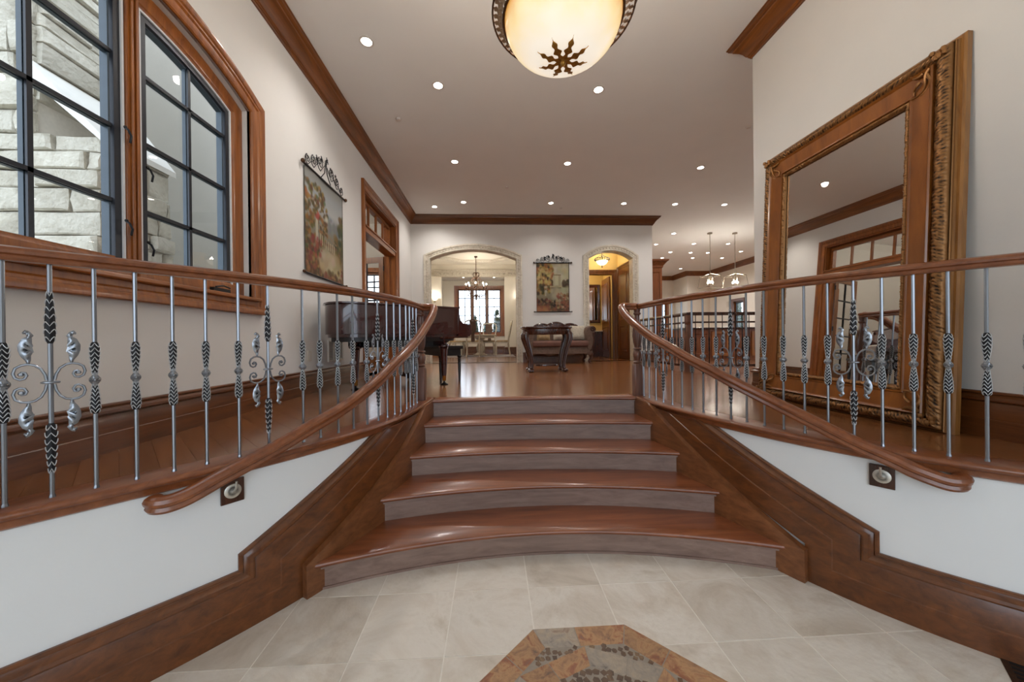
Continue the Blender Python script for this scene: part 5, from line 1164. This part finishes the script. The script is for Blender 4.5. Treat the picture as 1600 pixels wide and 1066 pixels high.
dc = dining_chair(); specs = [(-.70, 12.42, 0, 'cream dining chair with its vase splat back turned towards the camera'), (.32, 13.0, PI/2, 'cream dining chair at the right of the table, seen in profile'), (-.20, 14.0, PI*.95, 'cream dining chair on the window side of the table'),
     (-1.38, 13.1, -PI/2, 'cream dining chair at the left of the table beside the piano edge'), (-1.30, 13.85, -PI*.55, 'cream dining chair farthest left, mostly hidden behind the piano')]
for i, (x, y, rz, lab) in enumerate(specs):
    o = dc if i == 0 else copy_tree(dc); o.location = (x, y, UP+.008); o.rotation_euler = (0, 0, rz); o.scale = (1.1, 1.1, 1.1); o['label'] = lab; o['group'] = 'cream dining chairs around the table'
tag(MB().box(-1.75, .75, 12.2, 14.1, UP+.001, UP+.008).build('rug', 'linen', smooth=False), 'pale flat rug under the cream dining table and chairs', 'rug')
ch = thing('chandelier', 'bronze scrolled chandelier with candle bulbs hanging in the dining room', 'chandelier', (-.6, 12.8, 3.36))
MB().tube([(0, 0, .5), (0, 0, 1.06)], .012, 6).build('chain', 'bronze', ch); MB().lathe([(.05, 1.02), (.06, 1.05), (.06, 1.06)], n=12).build('ceiling_rose', 'bronze', ch)
MB().lathe([(.01, -.52), (.035, -.48), (.02, -.44), (.05, -.38), (.02, -.3), (.03, -.1), (.05, 0), (.02, .1), (.04, .25), (.02, .35), (.04, .45), (.012, .5)], n=12).build('column', 'bronze', ch)
for k in range(8):
    a = 2*PI*k/8; c, s = math.cos(a), math.sin(a); P = lambda r, z: (r*c, r*s, z)
    am = MB().tube([P(.02, -.30), P(.14, -.40), P(.28, -.34), P(.36, -.18), P(.36, -.08)], .010, 6).tube([P(.03, .05), P(.12, -.05), P(.2, -.12), P(.3, -.08), P(.36, -.1)], .008, 6).build('arm', 'bronze', ch)
    MB().lathe([(.012, -.09), (.035, -.075), (.036, -.06), (.012, -.06), (.012, .03)], (*P(.36, 0)[:2], 0), 8).build('candle_cup', 'bronze', am)
    MB().ball((*P(.36, 0)[:2], .06), .026, 8, (1, 1, 1.5)).build('bulb', 'bulb', am)
    MB().tube([P(.02, .48), P(.10, .47), P(.13, .40), P(.08, .33), P(.04, .30)], .008, 6).tube([P(.03, .28), P(.14, .28), P(.19, .18), P(.13, .08), P(.04, .06)], .009, 6).build('crown_scroll', 'bronze', ch)
MB().tube([(.34*math.cos(t), .34*math.sin(t), -.36) for t in np.linspace(0, 2*PI, 25)[:-1]], .008, 6, closed=True).build('lower_ring', 'black', ch)
light('chandelier_glow', 'POINT', (0, 0, .12), 45, (1, .9, .76), ch, shadow_soft_size=.3)
for x, lab in ((-2.30, 'uplight wall sconce on the dining wall left of the bay'), (1.10, 'uplight wall sconce on the dining wall right of the bay')):
    s = thing('wall_sconce', lab, 'sconce', (x, 14.19, 3.1)); MB().loft([[(r*math.cos(t), -abs(r*math.sin(t))*.8, z) for t in np.linspace(0, PI, 10)] for r, z in ((.03, -.12), (.10, -.06), (.15, 0))]).build('shade', 'shade', s)
    MB().box(-.04, .04, -.012, 0, -.16, .02).build('wall_plate', 'bronze', s, smooth=False); light('sconce_bulb', 'POINT', (0, -.10, .08), 5, (1, .93, .82), s, shadow_soft_size=.04)
# ------------------------------------------------------------------ hall light, powder room pieces
hl = thing('semi_flush_light', 'small alabaster bowl light with dark iron leaves in the right archway', 'ceiling light', (3.10, 9.95, 3.62))
MB().lathe([(.01, -.13), (.06, -.12), (.12, -.085), (.16, -.03), (.17, 0)], n=20).build('bowl', 'shade', hl)
mb = MB().tube([(.2*math.cos(t), .2*math.sin(t), .07) for t in np.linspace(0, 2*PI, 25)[:-1]], .008, 6, closed=True)
for k in range(20): a = 2*PI*k/20; mb.tube([(.17*math.cos(a), .17*math.sin(a), 0), (.21*math.cos(a+.1), .21*math.sin(a+.1), .035), (.2*math.cos(a), .2*math.sin(a), .07)], .010, 4)
mb.build('leaf_ring', 'black', hl); mb = MB().tube([(0, 0, .0), (0, 0, .36)], .01, 6)
for k in range(4): a = 2*PI*k/4; mb.tube([(.2*math.cos(a), .2*math.sin(a), .07), (.1*math.cos(a), .1*math.sin(a), .13), (.02*math.cos(a), .02*math.sin(a), .17)], .006, 5)
mb.build('hanging_frame', 'black', hl); MB().lathe([(.006, -.19), (.018, -.17), (.01, -.15), (.016, -.13)], n=8).build('finial', 'black', hl)
light('hall_bulb', 'POINT', (0, 0, .04), 34, (1, .86, .62), hl, shadow_soft_size=.1); light('powder_room_bulb', 'POINT', (2.6, 11.2, 3.5), 24, (1, .82, .55), None, shadow_soft_size=.15)
pm = thing('framed_mirror', 'dark framed mirror above the vanity in the powder room', 'mirror', (3.2, 11.88, 2.0)); fp = [(-.42, -.05), (-.42, 1.25), (.42, 1.25), (.42, -.05)]
mitre(MB(), fp, [(0, 0), (0, .03), (.03, .05), (.08, .03), (.1, .015), (.1, 0)], lambda a, b, d: (3.2+a, 11.89-d, 2.0+b), closed=True).build('frame', 'darkwood', pm, world=True)
MB().slab([(-.33, .04), (.33, .04), (.33, 1.16), (-.33, 1.16)], lambda a, b, d: (3.2+a, 11.89-d, 2.0+b), 0, .012).build('mirror_glass', 'mirror', pm, world=True, smooth=False)
vn = thing('vanity_cabinet', 'dark vanity cabinet with stone top under the powder room mirror', 'cabinet', (3.08, 11.60, UP)); MB().box(-.6, .6, -.25, .27, 0, .82).build('body', 'darkwood', vn, smooth=False)
MB().box(-.63, .63, -.28, .27, .82, .86).build('counter_top', 'casing_stone', vn, smooth=False)
for x in (-.58, .02): dd = MB().box(x, x+.56, -.27, -.25, .08, .76).build('door', 'darkwood', vn, smooth=False, bevel=.005); MB().ball((x+(.5 if x < 0 else .06), -.285, .45), .014, 6).build('knob', 'brass', dd)
# ------------------------------------------------------------------ kitchen side: cabinet, stairwell guard, island, lanterns
tc_ = thing('tall_cabinet', 'tall reddish wood cabinet with stepped crown at the end of the back wall', 'cabinet', (4.45, 9.7, UP))
MB().box(-.25, .13, -.28, .28, 0, 2.5).build('body', 'cabinet', tc_, smooth=False)
mb = MB(); mb.loft([[(-.25, -.28-q, z), (.13+q, -.28-q, z), (.13+q, .28, z), (-.25, .28, z)] for q, z in ((0, 2.48), (.02, 2.50), (.03, 2.55), (.10, 2.64), (.13, 2.66), (.14, 2.70))]); mb.build('crown', 'cabinet', tc_, smooth=False)
for z0, z1 in ((1.55, 2.42), (.12, 1.0)): dd = mitre(MB(), [(-.22, z0), (-.22, z1), (.11, z1), (.11, z0)], [(0, 0), (0, .02), (.05, .02), (.06, .008), (.06, 0)], lambda a, b, d: (4.45+a, 9.42-d, UP+b), closed=True).build('door', 'cabinet', tc_, world=True, smooth=False); MB().box(-.14, .03, -.288, -.27, z0+.09, z1-.09).build('raised_panel', 'cabinet', dd, smooth=False, bevel=.005)
for k in range(5): MB().box(-.22, .10, -.295, -.27, 1.06+k*.09, 1.08+k*.09).build('bottle_rack_slat', 'cabinet', tc_, smooth=False)
sg = thing('stairwell_railing', 'dark railing with thin iron balusters around the stairwell on the right', 'railing', (3.30, 5.85, UP))
A, B_, C_ = (0, 2.2), (0, 0), (3.4, 0)
for z, r in ((.985, [(-.035, -.028), (.035, -.028), (.04, 0), (.03, .024), (-.03, .024), (-.04, 0)]), (.84, [(-.014, -.014), (.014, -.014), (.014, .014), (-.014, .014)]), (.10, [(-.016, -.02), (.016, -.02), (.016, .02), (-.016, .02)])):
    for p, q in ((A, B_), (B_, C_)): sweep(MB(), [(p[0], p[1], z), (q[0], q[1], z)], r).build('rail', 'darkwood', sg, smooth=False)
for p in (A, B_, C_):
    MB().loft([[(p[0]+x*k, p[1]+y*k, z) for x, y in ((-.055, -.055), (.055, -.055), (.055, .055), (-.055, .055))] for z, k in ((0, 1), (.30, 1), (.32, .7), (.60, .85), (.80, .6), (.84, .9), (.96, .9))]).build('newel_post', 'newel', sg, smooth=False)
gb = MB().tube([(0, 0, .11), (0, 0, .97)], .0075, 6).lathe([(.008, .34), (.016, .38), (.009, .45), (.015, .47), (.009, .49), (.016, .55), (.008, .60)], n=6).build('baluster', 'irondark', sg); first = True
for p, q in ((A, B_), (B_, C_)):
    L = math.hypot(q[0]-p[0], q[1]-p[1]); m = int(L/.115)
    for k in range(1, m):
        o = gb if first else inst(gb, sg); first = False; o.location = (p[0]+(q[0]-p[0])*k/m, p[1]+(q[1]-p[1])*k/m, 0)
isl = thing('panelled_island', 'long panelled wooden kitchen bar behind the stairwell railing', 'kitchen island', (6.2, 9.0, UP))
MB().box(-1.1, 1.6, 0, .8, 0, .80).build('body', 'cabinet', isl, smooth=False); MB().box(-1.16, 1.66, -.06, .86, .80, .845).build('worktop', 'darkwood', isl, smooth=False, bevel=.006)
for k in range(5): x = -1.05+k*.54; mitre(MB(), [(x, .10), (x, .74), (x+.48, .74), (x+.48, .10)], [(0, 0), (0, .02), (.06, .02), (.075, .006), (.075, 0)], lambda a, b, d: (6.2+a, 9.0-d, UP+b), closed=True).build('panel', 'cabinet2' if k % 2 else 'cabinet', isl, world=True, smooth=False)
for x, y, lab in ((5.45, 10.5, 'honey wood cabinet with turned corner post, seen between the railing balusters'),):
    cb = thing('base_cabinet', lab, 'cabinet', (x, y, UP)); MB().box(-.7, .35, 0, .6, 0, .86).build('body', 'cabinet2', cb, smooth=False)
    MB().box(-.73, .38, -.03, .6, .86, .90).build('worktop', 'casing_stone', cb, smooth=False)
    for k in range(4): MB().lathe([(.03, .08), (.035, .2), (.02, .3), (.035, .5), (.02, .7), (.035, .8)], (-.62+k*.3, -.03, 0), 10).build('turned_post', 'cabinet2', cb)
for x, y, lab in ((6.52, 10.36, 'open wire lantern pendant, left one of the kitchen pair'), (7.29, 10.35, 'open wire lantern pendant, right one of the kitchen pair')):
    t = thing('lantern_pendant', lab, 'pendant light', (x, y, 3.0)); MB().lathe([(.07, 1.53), (.07, 1.56)], n=14).build('ceiling_rose', 'nickel', t); MB().tube([(0, 0, .34), (0, 0, 1.54)], .009, 6).build('stem', 'nickel', t)
    mb = MB(); T = [(-.2, -.2), (.2, -.2), (.2, .2), (-.2, .2)]; Bq = [(-.24, -.24), (.24, -.24), (.24, .24), (-.24, .24)]
    for i in range(4): j = (i+1) % 4; mb.tube([(*T[i], .26), (*T[j], .26)], .007, 4); mb.tube([(*Bq[i], -.08), (*Bq[j], -.08)], .007, 4); mb.tube([(*T[i], .26), (*Bq[i], -.08)], .007, 4); mb.tube([(*T[i], .26), (0, 0, .34)], .007, 4)
    mb.build('wire_frame', 'nickel', t)
    for k in range(3): a = 2*PI*k/3; cd = MB().tube([(0, 0, .3), (.07*math.cos(a), .07*math.sin(a), .02)], .006, 5).build('candle_arm', 'nickel', t); MB().ball((.07*math.cos(a), .07*math.sin(a), .07), .026, 8, (1, 1, 1.5)).build('bulb', 'bulb', cd)
    light('lantern_bulb', 'POINT', (0, 0, .1), 30, (1, .92, .8), t, shadow_soft_size=.1)
tag(MB().box(10.285, 10.3, 15.05, 15.2, 2.75, 3.0).build('thermostat', 'plate', bevel=.004), 'small grey control panel on the far kitchen wall beside the window', 'thermostat')
# ------------------------------------------------------------------ small wall and floor fittings
gr = thing('air_grille', 'white return air grille low on the left wall behind the piano', 'vent', (XL+.012, 4.74, 1.29))
mitre(MB(), [(-.22, -.135), (-.22, .135), (.22, .135), (.22, -.135)], [(0, -.01), (0, .008), (.02, .01), (.025, -.01)], lambda a, b, d: (XL+.012+d, 4.74+a, 1.29+b), closed=True).build('frame', 'plate', gr, world=True, smooth=False)
for k in range(12): MB().slab([(-.20, -.112+k*.0195), (.20, -.112+k*.0195), (.20, -.100+k*.0195), (-.20, -.100+k*.0195)], lambda a, b, d: (XL+.012+d, 4.74+a, 1.29+b), -.008, .002).build('slat', 'grey', gr, world=True, smooth=False)
for k in (-.07, .07): MB().slab([(k-.004, -.115), (k+.004, -.115), (k+.004, .115), (k-.004, .115)], lambda a, b, d: (XL+.012+d, 4.74+a, 1.29+b), -.006, .005).build('divider', 'plate', gr, world=True, smooth=False)
ot = thing('wall_outlet', 'ivory electrical outlet plate low on the left wall before the piano', 'outlet', (XL+.004, 4.09, 1.245)); MB().box(-.004, .004, -.036, .036, -.058, .058).build('cover_plate', 'plate', ot, bevel=.002)
for z in (-.02, .02): MB().box(.003, .006, -.016, .016, z-.013, z+.013).build('socket', 'trimwhite', ot, smooth=False)
fr = thing('floor_register', 'bronze floor register with dark slots beside the right baseboard', 'vent', (2.17, 1.33, 0), math.radians(45))
MB().box(-.15, .15, -.065, .065, -.004, .004).build('frame', 'bronze', fr, bevel=.002)
for k in range(9): MB().box(-.125+k*.029, -.110+k*.029, -.045, .045, .0035, .005).build('slot', 'black', fr, smooth=False)
# ------------------------------------------------------------------ trees beyond the windows
def conifer(x, y, z0, h, label):
    t = thing('conifer', label, 'tree', (x, y, z0)); MB().tube([(0, 0, 0), (0, 0, h)], [.07, .01], 6).build('trunk', 'trunk', t); r = random.Random(int(x*100)+int(y)); mb = MB()
    for k in range(70):
        f = (k/70); z = h*(.06+.92*f); R = (1-f)*h*.17+.06; n = 3
        for q in range(n):
            a = r.uniform(0, 2*PI); tip = (R*math.cos(a), R*math.sin(a), z+R*.30); mb.tube([(0, 0, z), (tip[0]*.5, tip[1]*.5, z+R*.1), tip], [.03, .09*h/2.6, .02], 4)
            for w in (-.5, .5): mb.tube([(tip[0]*.4, tip[1]*.4, z+R*.1), (tip[0]*.8+R*.2*math.cos(a+w*3), tip[1]*.8+R*.2*math.sin(a+w*3), z+R*.3)], [.04*h/2.6, .01], 4)
    mb.build('needles', 'leaves', t, smooth=False, kind='stuff')
for x, y, h, lab in ((-.95, 18.6, 3.2, 'small pine outside the dining window, behind the left window post'), (.20, 18.3, 3.5, 'small pine outside the dining window, at the right sash'), (-.45, 20.6, 3.0, 'small pine outside the dining window, in the middle sash'), (-1.9, 19.0, 2.6, 'small pine outside the dining window, at the far left sash'), (12.0, 16.9, 4.2, 'pine outside the far right kitchen window'), (-4.6, 12.2, 4.6, 'pine outside the side room window, left one'), (-3.7, 13.4, 4.4, 'pine outside the side room window, right one'), (9.0, 20.6, 3.6, 'pine outside the bright kitchen nook window')):
    conifer(x, y, -.5, h, lab)
